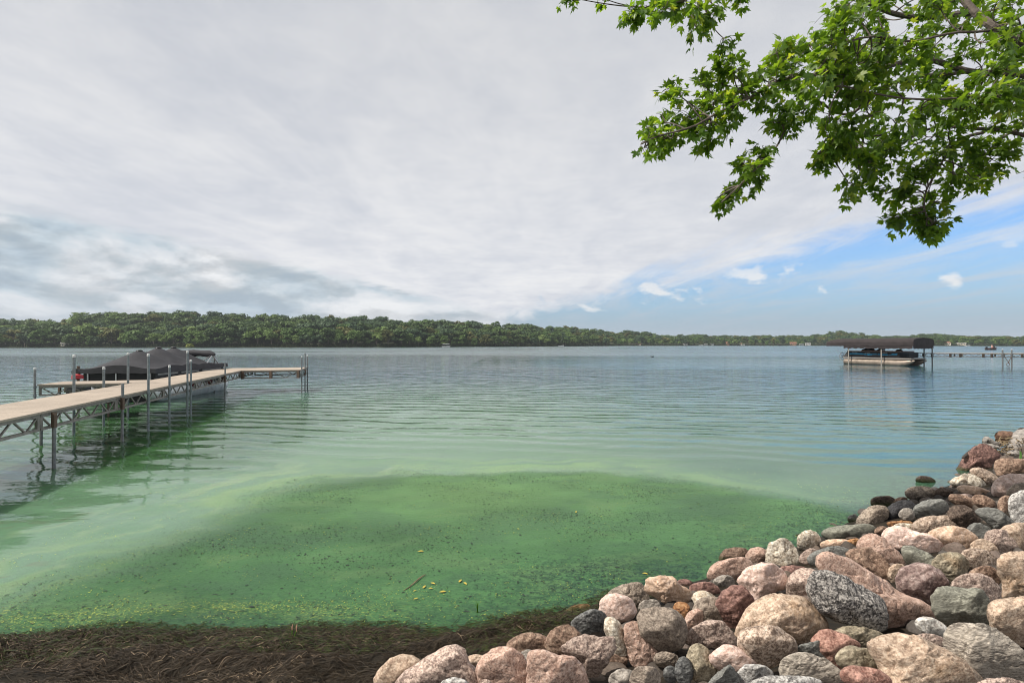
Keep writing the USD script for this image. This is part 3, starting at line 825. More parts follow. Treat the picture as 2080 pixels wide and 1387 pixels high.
class Frame:
    """Local axes of a boat: x across to the boat's right-hand side as we see it, y from bow to stern, z up."""
    def __init__(s, o, y):
        s.o = np.array([*o, 0.0]); s.y = np.array([*y, 0.0]) / np.linalg.norm(y); s.x = np.array([s.y[1], -s.y[0], 0])
        s.T = np.eye(4); s.T[:3, 0], s.T[:3, 1], s.T[:3, 3] = s.x, s.y, s.o
    def __call__(s, x, y, z): return s.o + s.x * x + s.y * y + np.array([0, 0, z])
    def box(s, x0, x1, y0, y1, z0, z1):
        m = trimesh.creation.box((x1 - x0, y1 - y0, z1 - z0)); m.apply_translation(((x0 + x1) / 2, (y0 + y1) / 2, (z0 + z1) / 2)); m.apply_transform(s.T); return m
    def mesh(s, v, f):
        m = trimesh.Trimesh(np.asarray(v, float), f, process=False); m.apply_transform(s.T); return m


def pontoon(F, x, y0, y1, r, z):
    ys = [y0, y0 + 0.25, y0 + 0.6, y0 + 1.1, y1 - 0.05, y1]
    zs = [z + r * 0.75, z + r * 0.55, z + r * 0.2, z, z, z]
    return tube([F(x, a, b) for a, b in zip(ys, zs)], [0.03, r * 0.55, r * 0.88, r, r, r * 0.9], 18)


B = Frame((-12.62, 15.75), (-0.075, 1.0))
pb = thing('covered_boat', B(0, 2.4, 0), 'pontoon boat under a peaked charcoal cover moored behind the dock', 'boat')
for x in (-0.88, 0.88): part(pb, 'pontoon', pontoon(B, x, -0.35, 4.7, 0.29, 0.24), alu)
part(pb, 'deck', B.box(-1.12, 1.12, 0.0, 4.6, 0.54, 0.62), panel_dark, False)
part(pb, 'bow_panel', B.box(-0.62, 0.62, 0.35, 0.40, 0.02, 0.535), panel_dark, False)
fence = part(pb, 'side_panel', cat_([B.box(1.06, 1.10, 0.1, 4.4, 0.625, 1.02), B.box(-1.10, -1.06, 0.1, 4.4, 0.625, 1.02), B.box(-1.06, 1.06, 0.1, 0.14, 0.625, 1.02), B.box(-1.06, 1.06, 4.36, 4.4, 0.625, 1.02)]), panel_dark, False)
for a, b in ((0.2, 1.3), (1.5, 2.6), (2.8, 4.2)): part(fence, 'stripe', B.box(1.102, 1.108, a, b, 0.88, 0.94), panel_light, False)
for a in (-0.95, -0.1, 0.95): part(fence, 'rail_post', B.box(a - .02, a + .02, 0.07, 0.097, 0.62, 1.0), rail_mat, False)
# cover: a height field over the deck, draped from three peaks, with a skirt
nx, ny = 33, 81
xs_, ys_ = np.linspace(-1.16, 1.16, nx), np.linspace(-0.02, 4.62, ny)
XX, YY = np.meshgrid(xs_, ys_)
peaks = [(0.05, 0.95, 1.72), (0.05, 1.95, 1.82), (0.0, 2.95, 1.82)]
edge_ = np.minimum(np.minimum(1.16 - np.abs(XX), YY + 0.02), 4.62 - YY)
ZZ = 1.10 + 0.0 * XX
body_ = 1.10 + 0.10 * smooth01(edge_, 0, 1.15) * (1 - 0.65 * smooth01(YY, 3.2, 4.5))
ZZ = body_.copy()
for px_, py_, pz_ in peaks:
    rr = np.hypot((XX - px_) * 0.95, (YY - py_))
    ZZ = np.maximum(ZZ, 1.10 + (pz_ - 1.10) * np.clip(1 - rr / 1.25, 0, 1) ** 1.15) if True else ZZ
ridge = np.interp(YY, [0, 0.95, 1.45, 1.95, 2.45, 2.95, 3.5, 4.6], [1.11, 1.60, 1.52, 1.70, 1.60, 1.70, 1.36, 1.14])
ZZ = np.maximum(ZZ, 1.10 + (ridge - 1.10) * np.clip(1 - np.abs(XX - 0.03) / 1.16, 0, 1) ** 1.05)
from scipy.ndimage import gaussian_filter
ZZ = gaussian_filter(ZZ, (1.1, 1.4), mode='nearest')
ZZ += 0.006 * (meshkit.fbm(np.stack([XX * 3, YY * 3, 0 * XX], -1), 3, 5) - 0.5)
top = np.stack([XX, YY, ZZ], -1).reshape(-1, 3)
i = (np.arange(ny - 1)[:, None] * nx + np.arange(nx - 1)[None]).ravel()
fs = [np.stack([i, i + 1, i + nx + 1], 1), np.stack([i, i + nx + 1, i + nx], 1)]
ring = [k for k in range(nx)] + [r * nx + nx - 1 for r in range(1, ny)] + [(ny - 1) * nx + k for k in range(nx - 2, -1, -1)] + [r * nx for r in range(ny - 2, 0, -1)]
sk = top[ring].copy(); sk[:, :2] *= 1.0; sk[:, 0] *= 1.012; sk[:, 2] = 0.955 + 0.008 * np.sin(np.arange(len(ring)) * 0.9)
n0, nr = len(top), len(ring)
rf = []
for k in range(nr):
    a, b = ring[k], ring[(k + 1) % nr]
    rf += [[a, n0 + k, n0 + (k + 1) % nr], [a, n0 + (k + 1) % nr, b]]
part(pb, 'cover', B.mesh(np.vstack([top, sk]), np.vstack(fs + [np.array(rf)])), canvas, 40)
for px_, py_, pz_ in peaks:
    k = trimesh.creation.icosphere(2, 1.0); k.apply_scale((0.10, 0.10, 0.045)); k.apply_translation((px_, py_, float(ZZ[np.abs(ys_ - py_).argmin(), np.abs(xs_ - px_).argmin()]) + 0.0)); k.apply_transform(B.T)
    part(pb, 'cover_tip', k, simple_black)
# folded bimini top across the stern
boot = [B(x, 3.35 + 0.25 * math.cos(x), 1.53 + 0.02 * math.sin(3 * x) - 0.02 * abs(x)) for x in np.linspace(-1.25, 1.25, 13)]
part(pb, 'folded_top', tube(boot, [0.07] + [0.125 + 0.014 * math.sin(k * 2.1) for k in range(11)] + [0.05], 12), canvas)
bf = []
for sx in (-1, 1):
    bf += [tube([B(sx * 1.16, 3.42, 1.46), B(sx * 1.12, 3.0, 1.08)], 0.024, 6), tube([B(sx * 1.16, 3.45, 1.46), B(sx * 1.13, 4.1, 1.0)], 0.024, 6), tube([B(sx * 1.10, 3.4, 1.44), B(sx * 0.8, 3.35, 1.2)], 0.018, 6)]
part(pb, 'top_frame', cat_(bf), rail_mat)
mo = part(pb, 'motor', cat_([B.box(-0.2, 0.2, 4.65, 5.1, 0.62, 1.08)]), simple_black, False)
part(mo, 'shaft', cat_([B.box(-0.09, 0.09, 4.72, 4.96, -0.25, 0.62), B.box(-0.13, 0.13, 4.7, 5.12, 0.02, 0.06)]), wine, False)
for k, (y, where) in enumerate(((2.1, 'dark red fender on the boat side nearest the bow'), (3.2, 'dark red fender on the boat side, middle one of three'), (4.1, 'dark red fender on the boat side nearest the motor'))):
    c = B(1.19, y, 0.58)
    single('fender', tube([c + [0, 0, z] for z in (0.26, 0.22, 0.1, -0.1, -0.2, -0.24)], [0.02, 0.06, 0.1, 0.1, 0.07, 0.02], 12), wine, where + ', under the dock', 'fender')
# lift winch by the bow
lw = thing('boat_lift_winch', (-12.5, 14.25, 0), 'dark winch post with a red cover standing behind the finger dock', 'boat lift')
q = np.array([-12.55, 14.25, 0.0])
part(lw, 'post', tube([q + [0, 0, -1.5], q + [0, 0, 1.26]], 0.035, 8), rusty)
part(lw, 'red_cover', tube([q + [0.02, -0.05, z] for z in (0.88, 0.90, 1.0, 1.04)], [0.03, 0.14, 0.13, 0.04], 12), simple('red_plastic', (0.30, 0.012, 0.015), 0.4))
part(lw, 'battery_box', cat_([beam(q + [-0.22, 0, 0.62], q + [0.25, 0, 0.62], 0.3, 0.28)]), simple_black, False)
part(lw, 'winch_wheel', tube([q + [-0.02, -0.08, 1.08], q + [-0.02, -0.02, 1.08]], 0.11, 14), simple_black)

# ------------------------------------------------------------------ right dock
frame_dark = simple('dark_brown_bracket', (0.05, 0.04, 0.032), 0.7)
rd = Dock((36.0, 43.2), (10.0, -2.9), 'distant narrow dock on thin posts running right from the canopied boat')
RD = 1.10
for k in range(5):
    a, b = k * 2.9, (k + 1) * 2.9
    rd.deck(a, b, 0.0, 1.2, RD, 2)
    for w in (0.035, 1.165): rd.truss(rd.p(a, w, 0), rd.p(b, w, 0), RD, 3, 0.25)
for px in (1930, 1950, 1997, 2014, 2076):                         # brackets under the deck
    X = (px - 1040) / FPX; tt = (X * 43.2 - 36.0) / (rd.d[0] - X * rd.d[1])
    part(rd.t, 'bracket', beam(rd.p(tt, -0.02, RD - 0.36), rd.p(tt, -0.02, RD - 0.03), 0.12, 0.12), frame_dark, False)
for px, w, top, cap in ((1877, -0.06, 1.55, False), (1893.5, -0.06, 1.60, False), (2036.5, -0.06, 1.40, True), (2055, -0.06, 1.40, True)):
    X = (px - 1040) / FPX; b = rd.p(0, w, 0); tt = (X * b[1] - b[0]) / (rd.d[0] - X * rd.d[1])
    rd.post(tt, w, top, r=0.05, cap=cap, bracket=RD, mat=dark_galv)
a, b = [rd.p((lambda X: (X * 43.2 - 36.0) / (rd.d[0] - X * rd.d[1]))((px - 1040) / FPX), -0.1, 0) for px in (2038, 2053)]
part(rd.t, 'swim_ladder', cat_([tube([a + [0, 0, 0.85], (a + b) / 2 + [0.12, 0, 0.28]], 0.022, 5), tube([b + [0, 0, 0.85], (a + b) / 2 + [-0.0, 0, 0.28]], 0.022, 5),
     tube([(a + b) / 2 + np.array([0.13 * math.cos(q), -0.02, 0.17 + 0.12 * math.sin(q)]) for q in np.linspace(0, 6.283, 14)], 0.02, 5, False)]), rusty)

# ------------------------------------------------------------------ canopied pontoon boat at right
R = Frame((34.26, 42.4), (-0.431, 0.902))
cb = thing('pontoon_boat', R(1, 2.8, 0), 'black pontoon boat with blue stripe under a canopy lift at right', 'boat')
warm_alu = simple('tan_stained_aluminium', (0.27, 0.22, 0.175), 0.4, metallic=0.35, var=0.25, scale=3)
copper = simple('copper_brown_trim', (0.26, 0.12, 0.07), 0.4)
blue = simple('bright_blue_stripe', (0.02, 0.36, 0.62), 0.4)
for x in (0.15, 2.05): part(cb, 'pontoon', pontoon(R, x, -0.3, 5.45, 0.31, 0.22), warm_alu)
part(cb, 'deck', R.box(-0.1, 2.3, -0.15, 5.5, 0.55, 0.66), simple('grey_deck_edge', (0.22, 0.2, 0.18), 0.5), False)
side = part(cb, 'side_panel', cat_([R.box(-0.08, -0.03, 0.75, 5.1, 0.665, 1.20), R.box(2.23, 2.28, 0.75, 5.1, 0.665, 1.20), R.box(-0.03, 2.23, 0.75, 0.80, 0.665, 1.20), R.box(-0.03, 2.23, 5.05, 5.1, 0.665, 1.20)]), panel_dark, False)
part(side, 'top_rail', cat_([R.box(-0.10, -0.01, 0.73, 5.12, 1.203, 1.26), R.box(2.21, 2.30, 0.73, 5.12, 1.203, 1.26), R.box(-0.01, 2.21, 0.73, 0.81, 1.203, 1.26)]), copper, False)
for a, b, z, h in ((0.95, 2.1, 0.90, 0.035), (1.6, 3.1, 0.93, 0.045), (2.95, 3.6, 0.88, 0.03), (3.1, 4.9, 0.93, 0.05), (3.7, 4.9, 1.0, 0.02), (0.9, 1.35, 0.97, 0.05)):
    part(side, 'stripe', R.box(-0.087 - 0.002 * (h > 0.04), -0.081, a, b, z, z + h), blue, False)
for a, b, z in ((1.7, 2.1, 1.07), (3.1, 3.55, 1.05), (4.2, 4.7, 1.07)): part(side, 'marking', R.box(-0.086, -0.081, a, b, z, z + 0.045), panel_light, False)
for y in (1.6, 2.5, 3.4): part(side, 'seam', R.box(-0.094, -0.081, y, y + 0.05, 0.67, 1.19), panel_dark, False)
cu = R.box(0.05, 0.75, 1.0, 4.9, 0.67, 1.10)
part(cb, 'bench', cat_([cu, R.box(1.5, 2.15, 1.0, 4.9, 0.67, 1.10)]), simple('black_vinyl', (0.02, 0.018, 0.018), 0.5), False)
def hump(x, y, w, h, z):
    k = trimesh.creation.icosphere(2, 1.0); k.apply_scale((0.32, w, h)); k.apply_translation((x, y, z)); k.apply_transform(R.T); return k
for x, y, w, h in ((0.5, 3.3, 0.30, 0.36), (0.5, 2.6, 0.24, 0.30), (1.4, 1.5, 0.3, 0.25), (1.6, 4.3, 0.5, 0.3)): part(cb, 'seat', hump(x, y, w, h, 1.18), simple_black)
part(cb, 'console', cat_([R.box(1.3, 1.9, 2.9, 3.5, 0.67, 1.35)]), panel_dark, False)
part(cb, 'windshield', R.box(1.3, 1.9, 2.86, 2.89, 1.36, 1.62), glass_dark, False)
sl = [(-0.05, 5.1, 1.2), (2.25, 5.1, 1.2), (2.25, 5.55, 0.67), (-0.05, 5.55, 0.67), (-0.05, 5.1, 0.67), (2.25, 5.1, 0.67)]
part(cb, 'stern_cover', R.mesh(sl, [[0, 1, 2], [0, 2, 3], [0, 3, 4], [1, 5, 2]]), make_canvas('dark_grey_vinyl', (0.05, 0.05, 0.05)), False)
part(cb, 'stern_ladder', cat_([tube([R(0.0, 5.6, 0.25), R(0.0, 5.95, 0.7), R(0.0, 5.62, 1.12)], 0.03, 6), tube([R(0.5, 5.6, 0.25), R(0.5, 5.95, 0.7), R(0.5, 5.62, 1.12)], 0.03, 6)] + [tube([R(0.0, 5.8, z), R(0.5, 5.8, z)], 0.03, 6) for z in (0.4, 0.6, 0.8, 1.0)]), rail_mat)
part(cb, 'bow_gate', cat_([R.box(0.4, 1.9, 0.25, 0.3, 0.7, 1.15)]), panel_dark, False)
# canopy lift
cl = thing('canopy_lift', R(1.1, 2.8, 0), 'boat lift with a long dark brown fabric canopy over the black boat', 'boat lift')
prof = [(-0.62, 0.0), (-0.62, 0.42), (-0.42, 0.60), (0.3, 0.68), (1.1, 0.73), (1.9, 0.68), (2.55, 0.60), (2.72, 0.42), (2.72, 0.0)]
pp = np.array(prof); tt_ = np.linspace(0, 1, 41)
cum = np.r_[0, np.cumsum(np.hypot(*np.diff(pp, axis=0).T))]; cum /= cum[-1]
px_, pz_ = np.interp(tt_, cum, pp[:, 0]), np.interp(tt_, cum, pp[:, 1])
ys_ = np.linspace(-0.55, 6.75, 74)
V = []
for y in ys_:
    endr = 1 - 0.22 * (1 - smooth01(6.75 - y, 0, 0.6)) 
    wrk = 0.075 * (meshkit.fbm(np.stack([px_ * 0.8 + y * 0.55 + 3 * pz_, pz_ * 6 + y * 0.9, 0 * px_ + 2], -1), 3, 8) - 0.45)
    wrk = wrk * smooth01(y, -0.5, 0.2)
    sx = np.sign(px_ - 1.05) * smooth01(np.abs(px_ - 1.05), 0.9, 1.6)
    V.append(np.stack([px_ + sx * wrk * 1.4, 0 * px_ + y, 1.70 + (pz_ * endr) + wrk * 0.6 * (pz_ > 0.02) - 0.03 * (y - 3) / 7], -1))
V = np.array(V); ny, nx = V.shape[:2]
i = (np.arange(ny - 1)[:, None] * nx + np.arange(nx - 1)[None]).ravel()
fs = [np.stack([i, i + 1, i + nx + 1], 1), np.stack([i, i + nx + 1, i + nx], 1)]
v = V.reshape(-1, 3)
for r in (0, ny - 1):
    c = np.r_[V[r].mean(0)]; c[2] = V[r, :, 2].mean()
    v = np.vstack([v, c]); k = np.arange(nx - 1) + r * nx
    fs.append(np.stack([k + 1, k, np.full(nx - 1, len(v) - 1)], 1)); fs.append(np.array([[r * nx, r * nx + nx - 1, len(v) - 1]]))
brown_canvas = make_canvas('dark_brown_canvas', (0.034, 0.028, 0.028))
can = part(cl, 'canopy', R.mesh(v, np.vstack(fs)), brown_canvas, 45)
# scalloped valance below the canopy's edge
sv, sf, n = [], [], 0
ring = [(-0.60, y) for y in np.arange(-0.5, 5.2, 0.06)]
ring2 = [(x, -0.52) for x in np.arange(-0.58, 2.7, 0.06)]
for rr in (ring, ring2):
    for k, (x, y) in enumerate(rr):
        dz = 0.20 + 0.05 * abs(math.sin(k * 0.35))
        sv += [(x, y, 1.72), (x, y, 1.72 - dz)]
        if k: sf += [[n - 2, n - 1, n + 1], [n - 2, n + 1, n]]
        n += 2
part(can, 'valance', R.mesh(sv, sf), brown_canvas, False)
steel = simple('tan_grey_steel', (0.34, 0.31, 0.27), 0.5, metallic=0.3)
for x, y in ((-0.50, 4.75), (-0.50, 1.95), (2.62, 4.75), (2.62, 1.95)):
    part(cl, 'post', tube([R(x, y, -1.5), R(x, y, 1.74)], 0.05, 8), steel)
part(cl, 'frame', cat_([tube([R(x, -0.45, 1.72), R(x, 6.6, 1.72)], 0.03, 6) for x in (-0.5, 2.62)] + [tube([R(-0.5, y, 1.72), R(2.62, y, 1.72)], 0.025, 6) for y in (-0.4, 1.95, 4.75, 6.5)] + [tube([R(-0.5, y, -0.35), R(2.62, y, -0.35)], 0.06, 6) for y in (1.95, 4.75)]), steel)

# bird over the water
bd = at(1325, 725, 31)
bird = hull_chain([((-0.06, 0, 0), .018, (0.05, 0, 0.005), .022), ((0.05, 0, 0.005), .022, (0.09, 0, 0.015), .016), ((0.09, 0, 0.015), .012, (0.12, 0, 0.012), .004), ((-0.06, 0, 0), .014, (-0.13, 0, 0), .012),
                   ((0.02, 0, 0.01), .012, (0.03, 0.13, 0.06), .009), ((0.03, 0.13, 0.06), .009, (-0.03, 0.24, 0.09), .004), ((0.02, 0, 0.01), .012, (0.03, -0.13, 0.06), .009), ((0.03, -0.13, 0.06), .009, (-0.03, -0.24, 0.09), .004)])
bird.apply_transform(trimesh.transformations.rotation_matrix(0.35, [0, 1, 0])); bird.apply_translation(bd)
single('bird', bird, simple('dark_feathers', (0.025, 0.022, 0.02), 0.7), 'small dark bird flying low over the open water', 'bird')

# ------------------------------------------------------------------ boulders of the stone bank
def rock_mat(name, base, light, dark, speck=70.0, contrast=0.6, spot=0.0, spotcol=(0.03, 0.03, 0.03), band=0.0, stain=0.0, staincol=(0.35, 0.2, 0.09), bumpd=0.006):
    g = G()
    o = g.n('texture_coordinate', 'object')
    rnd = g.n('object_info', 'random')
    off = g.n('vector_math', 'vector', math_type='add', vector1=o, vector2=g.n('combine_xyz', 'vector', x=g.math('multiply', rnd, 37.0), y=g.math('multiply', rnd, 91.0), z=0.0))
    big = g.noise(off, 3.6, 6.0, 0.62, 0.5)
    mid = g.noise(off, 16.0, 6.0, 0.68, 0.3)
    vec = off
    if band: vec = g.map(off, sc=(1.0, 1.0, 4.5), rot=(0.5, 0.35, 0.0))
    speck = speck * 1.3
    gr = g.noise(vec, speck, 4.0, 0.75, 0.2)
    gr2 = g.noise(vec, speck * 0.42, 3.0, 0.6, 0.2)
    t = g.math('add', g.math('multiply', gr, 0.62), g.math('multiply', gr2, 0.38))
    w = 0.105 / max(contrast, 0.05) * 0.5
    c = g.ramp(t, [(0.5 - w, dark), (0.5, base), (0.5 + w, light)])
    shade = g.rng(big, 0.25, 0.75, 0.72, 1.22, 'linear')
    shade = g.math('multiply', shade, g.rng(mid, 0.25, 0.75, 0.80, 1.18, 'linear'))
    shade = g.math('multiply', shade, g.rng(rnd, 0.0, 1.0, 0.95, 1.22, 'linear'))
    c = g.n('vector_math', 'vector', math_type='scale', vector1=c, scale=shade)
    if band:
        bn = g.noise(g.map(off, sc=(0.6, 0.6, 7.0), rot=(0.5, 0.35, 0.0)), 4.0, 6.0, 0.6, 0.6)
        c = g.mix(g.math('multiply', g.rng(bn, 0.45, 0.6), band), c, light)
    if spot:
        sp = g.noise(off, speck * 0.8, 2.0, 0.5)
        c = g.mix(g.rng(sp, 0.60, 0.64, 0, spot), c, spotcol)
    if stain:
        c = g.mix(g.math('multiply', g.rng(g.noise(off, 5.0, 5.0, 0.6, 0.8), 0.52, 0.68), stain), c, staincol)
    # dark crevices and thin cracks
    ridg = g.math('absolute', g.math('subtract', g.noise(off, 4.5, 4.0, 0.55, 1.0), 0.5))
    c = g.mix(g.rng(ridg, 0.012, 0.0, 0, 0.35), c, tuple(0.4 * np.array(dark)))
    # green algae film where the stone meets the water
    z = g.n('separate_xyz', 'z', vector=g.n('geometry', 'position'))
    wet = g.rng(g.math('add', z, g.math('multiply', g.math('subtract', mid, 0.5), 0.08)), 0.07, 0.015)
    damp = g.rng(g.math('add', z, g.math('multiply', g.math('subtract', mid, 0.5), 0.12)), 0.17, 0.07, 0.0, 0.65)
    c = g.mix(damp, c, g.n('vector_math', 'vector', math_type='scale', vector1=c, scale=0.30))
    c = g.mix(g.math('multiply', wet, 0.75), c, (0.035, 0.045, 0.012))
    h = g.math('add', g.math('multiply', gr, 0.35), g.math('add', mid, g.math('multiply', big, 1.0)))
    nb = g.n('bump', 'normal', height=h, distance=bumpd * 2.2, strength=1.0)
    b = g.n('principled_bsdf', 'BSDF', base_color=c, roughness=0.78, normal=nb, specular_ior_level=0.3)
    return g.make('stone_' + name, surface=b)


RK = {
    'pink': rock_mat('pink', (.46, .31, .24), (.58, .43, .35), (.27, .17, .13), 75, .6, .5),
    'palepink': rock_mat('pale_pink', (.60, .44, .37), (.72, .58, .51), (.42, .28, .22), 60, .5, .15),
    'pinkgrey': rock_mat('pink_grey', (.36, .27, .22), (.52, .41, .34), (.17, .12, .10), 85, .75, .4),
    'tan': rock_mat('tan', (.43, .32, .235), (.56, .45, .345), (.27, .19, .135), 70, .6, .4, (.08, .06, .04), stain=.25, staincol=(.42, .25, .11)),
    'peach': rock_mat('peach', (.55, .39, .28), (.66, .52, .42), (.38, .25, .17), 55, .45, .15),
    'cream': rock_mat('cream', (.48, .42, .33), (.62, .57, .48), (.25, .20, .15), 45, .7, .3, stain=.25),
    'white': rock_mat('white', (.56, .53, .47), (.70, .68, .63), (.30, .27, .24), 40, .7, .5),
    'speckle': rock_mat('white_speckled', (.42, .40, .37), (.58, .56, .52), (.20, .185, .17), 75, .8, .5),
    'grey': rock_mat('grey', (.27, .24, .205), (.38, .345, .30), (.14, .122, .105), 50, .45, .2),
    'greybrown': rock_mat('grey_brown', (.235, .19, .15), (.36, .30, .24), (.12, .095, .075), 80, .6, .2),
    'darkgrey': rock_mat('dark_grey', (.10, .10, .095), (.19, .19, .18), (.045, .045, .045), 60, .5, .1),
    'black': rock_mat('black', (.035, .034, .036), (.075, .072, .075), (.015, .015, .016), 60, .4, 0),
    'slate': rock_mat('slate', (.160, .158, .142), (.27, .268, .245), (.08, .079, .072), 70, .55, .2, band=.25),
    'green': rock_mat('green_slate', (.205, .200, .160), (.32, .315, .255), (.10, .098, .078), 60, .5, .2, band=.15),
    'olive': rock_mat('olive', (.26, .22, .155), (.39, .34, .25), (.13, .11, .075), 50, .55, .2, stain=.3),
    'red': rock_mat('red', (.33, .19, .145), (.48, .28, .22), (.19, .085, .065), 80, .6, .25),
    'redbrown': rock_mat('red_brown', (.19, .11, .09), (.34, .20, .165), (.09, .045, .04), 40, .5, .15),
    'brown': rock_mat('brown', (.24, .155, .11), (.36, .26, .19), (.11, .07, .05), 60, .6, .3),
    'rust': rock_mat('rust', (.30, .145, .06), (.42, .25, .13), (.13, .06, .03), 40, .6, .3),
    'purple': rock_mat('purple_brown', (.235, .165, .145), (.36, .28, .25), (.12, .08, .075), 35, .6, .15),
    'darkbrown': rock_mat('dark_brown', (.10, .072, .055), (.19, .145, .115), (.045, .032, .026), 50, .5, .15),
    'saltpepper': rock_mat('salt_and_pepper', (.19, .175, .16), (.44, .41, .37), (.05, .046, .044), 70, .95, .4),
    'granite': rock_mat('tan_granite', (.40, .30, .225), (.56, .45, .36), (.17, .12, .09), 70, .8, .4),
    'banded': rock_mat('banded', (.29, .25, .205), (.52, .46, .38), (.13, .11, .09), 55, .8, .2, band=.5),
}


def rock_mesh(poly, depth, ray, ang, seed, sub):
    """A closed stone: poly (n x 2, metres, x right and z up about its centre) is its outline, depth its radius along ray; ang runs from 0, a cobble, to 1, a broken block."""
    rs = np.random.RandomState(seed)
    m = trimesh.creation.icosphere(sub)
    d = np.array(m.vertices)
    a = np.arctan2(poly[:, 1], poly[:, 0]); r = np.hypot(poly[:, 0], poly[:, 1])
    o = np.argsort(a); a, r = a[o], r[o]
    aa = np.linspace(-math.pi, math.pi, 361)[:-1]
    # straight edges between the outline's corners
    px, py = poly[o, 0], poly[o, 1]
    rho = np.zeros(360)
    for k, t in enumerate(aa):
        j = np.searchsorted(a, t) % len(a); i = j - 1
        x1, y1, x2, y2 = px[i], py[i], px[j], py[j]
        c, s = math.cos(t), math.sin(t)
        den = c * (y2 - y1) - s * (x2 - x1)
        rho[k] = (x1 * (y2 - y1) - y1 * (x2 - x1)) / den if abs(den) > 1e-9 else r[i]
    rho = np.clip(rho, 0.5 * r.min(), 1.1 * r.max())
    sg = 10 - 6 * ang
    ker = np.exp(-0.5 * (np.arange(-30, 31) / sg) ** 2); ker /= ker.sum()
    rho = np.convolve(np.r_[rho[-30:], rho, rho[:30]], ker, 'valid')
    phi = np.arctan2(d[:, 2], d[:, 0])
    R = np.interp(phi, np.r_[aa, math.pi], np.r_[rho, rho[0]])
    s = np.hypot(d[:, 0], d[:, 2])
    e = 0.80 - 0.12 * ang
    sx = s ** e
    w = np.sign(d[:, 1]) * np.abs(d[:, 1]) ** e
    # broken faces
    k = int(9 + 11 * ang)
    n = rs.normal(size=(k, 3)); n[:, 1] *= 1.0; n /= np.linalg.norm(n, axis=1, keepdims=True)
    n[:, 1] = np.where(n[:, 1] > 0.3, -n[:, 1], n[:, 1])          # most faces on the seen side
    h = rs.uniform(0.74 - 0.26 * ang, 0.96 - 0.10 * ang, k)
    q = np.stack([sx * np.cos(phi), w, sx * np.sin(phi)], -1)
    lim = np.ones(len(d))
    p = 15 + 30 * ang
    acc = np.ones(len(d))
    for i in range(k):
        side = np.hypot(n[i, 0], n[i, 2])
        hh = h[i] if side < 0.8 else max(h[i], 0.95)               # keep the outline
        acc += np.maximum(q @ n[i] / hh, 0) ** p
    lim = acc ** (-1 / p)
    size = math.sqrt(r.mean() * depth)
    P = np.stack([R * sx * np.cos(phi), w * depth, R * sx * np.sin(phi)], -1) * lim[:, None]
    nd = d * 1.0
    b1 = meshkit.fbm(P / size * 1.3 + seed * 3.7, 3, seed % 97) - 0.45
    b2 = meshkit.fbm(P / size * 4.0 + seed * 1.3, 4, seed % 89) - 0.46
    b3 = np.abs(meshkit.fbm(P / size * 2.4 + seed * 2.1, 3, seed % 83) - 0.5)
    amp = 0.16 * b1 + (0.075 + 0.10 * ang) * b2 - (0.03 + 0.10 * ang) * np.maximum(0.06 - b3, 0) / 0.06 * 0.5
    P += d * (amp * size)[:, None]
    X = np.array([1.0, 0, 0]); Z = np.array([0, 0, 1.0])
    V = P[:, :1] * X + P[:, 1:2] * ray + P[:, 2:] * Z
    return V, np.array(m.faces)


VIEW = {5: (1640, 870, 4.727), 6: (1400, 1050, 3.0588), 7: (700, 1100, 2.6)}


def ell(view, x, y, w, h, rot, seed):
    t = np.arange(12) / 12 * 6.283
    rs = np.random.RandomState(seed)
    k = 1 + 0.10 * rs.normal(size=12).clip(-1.3, 1.3)
    k = (k + np.roll(k, 1)) / 2
    px, py = w / 2 * np.cos(t) * k, h / 2 * np.sin(t) * k
    a = math.radians(rot)
    return np.stack([x + px * math.cos(a) - py * math.sin(a), y + px * math.sin(a) + py * math.cos(a)], 1)


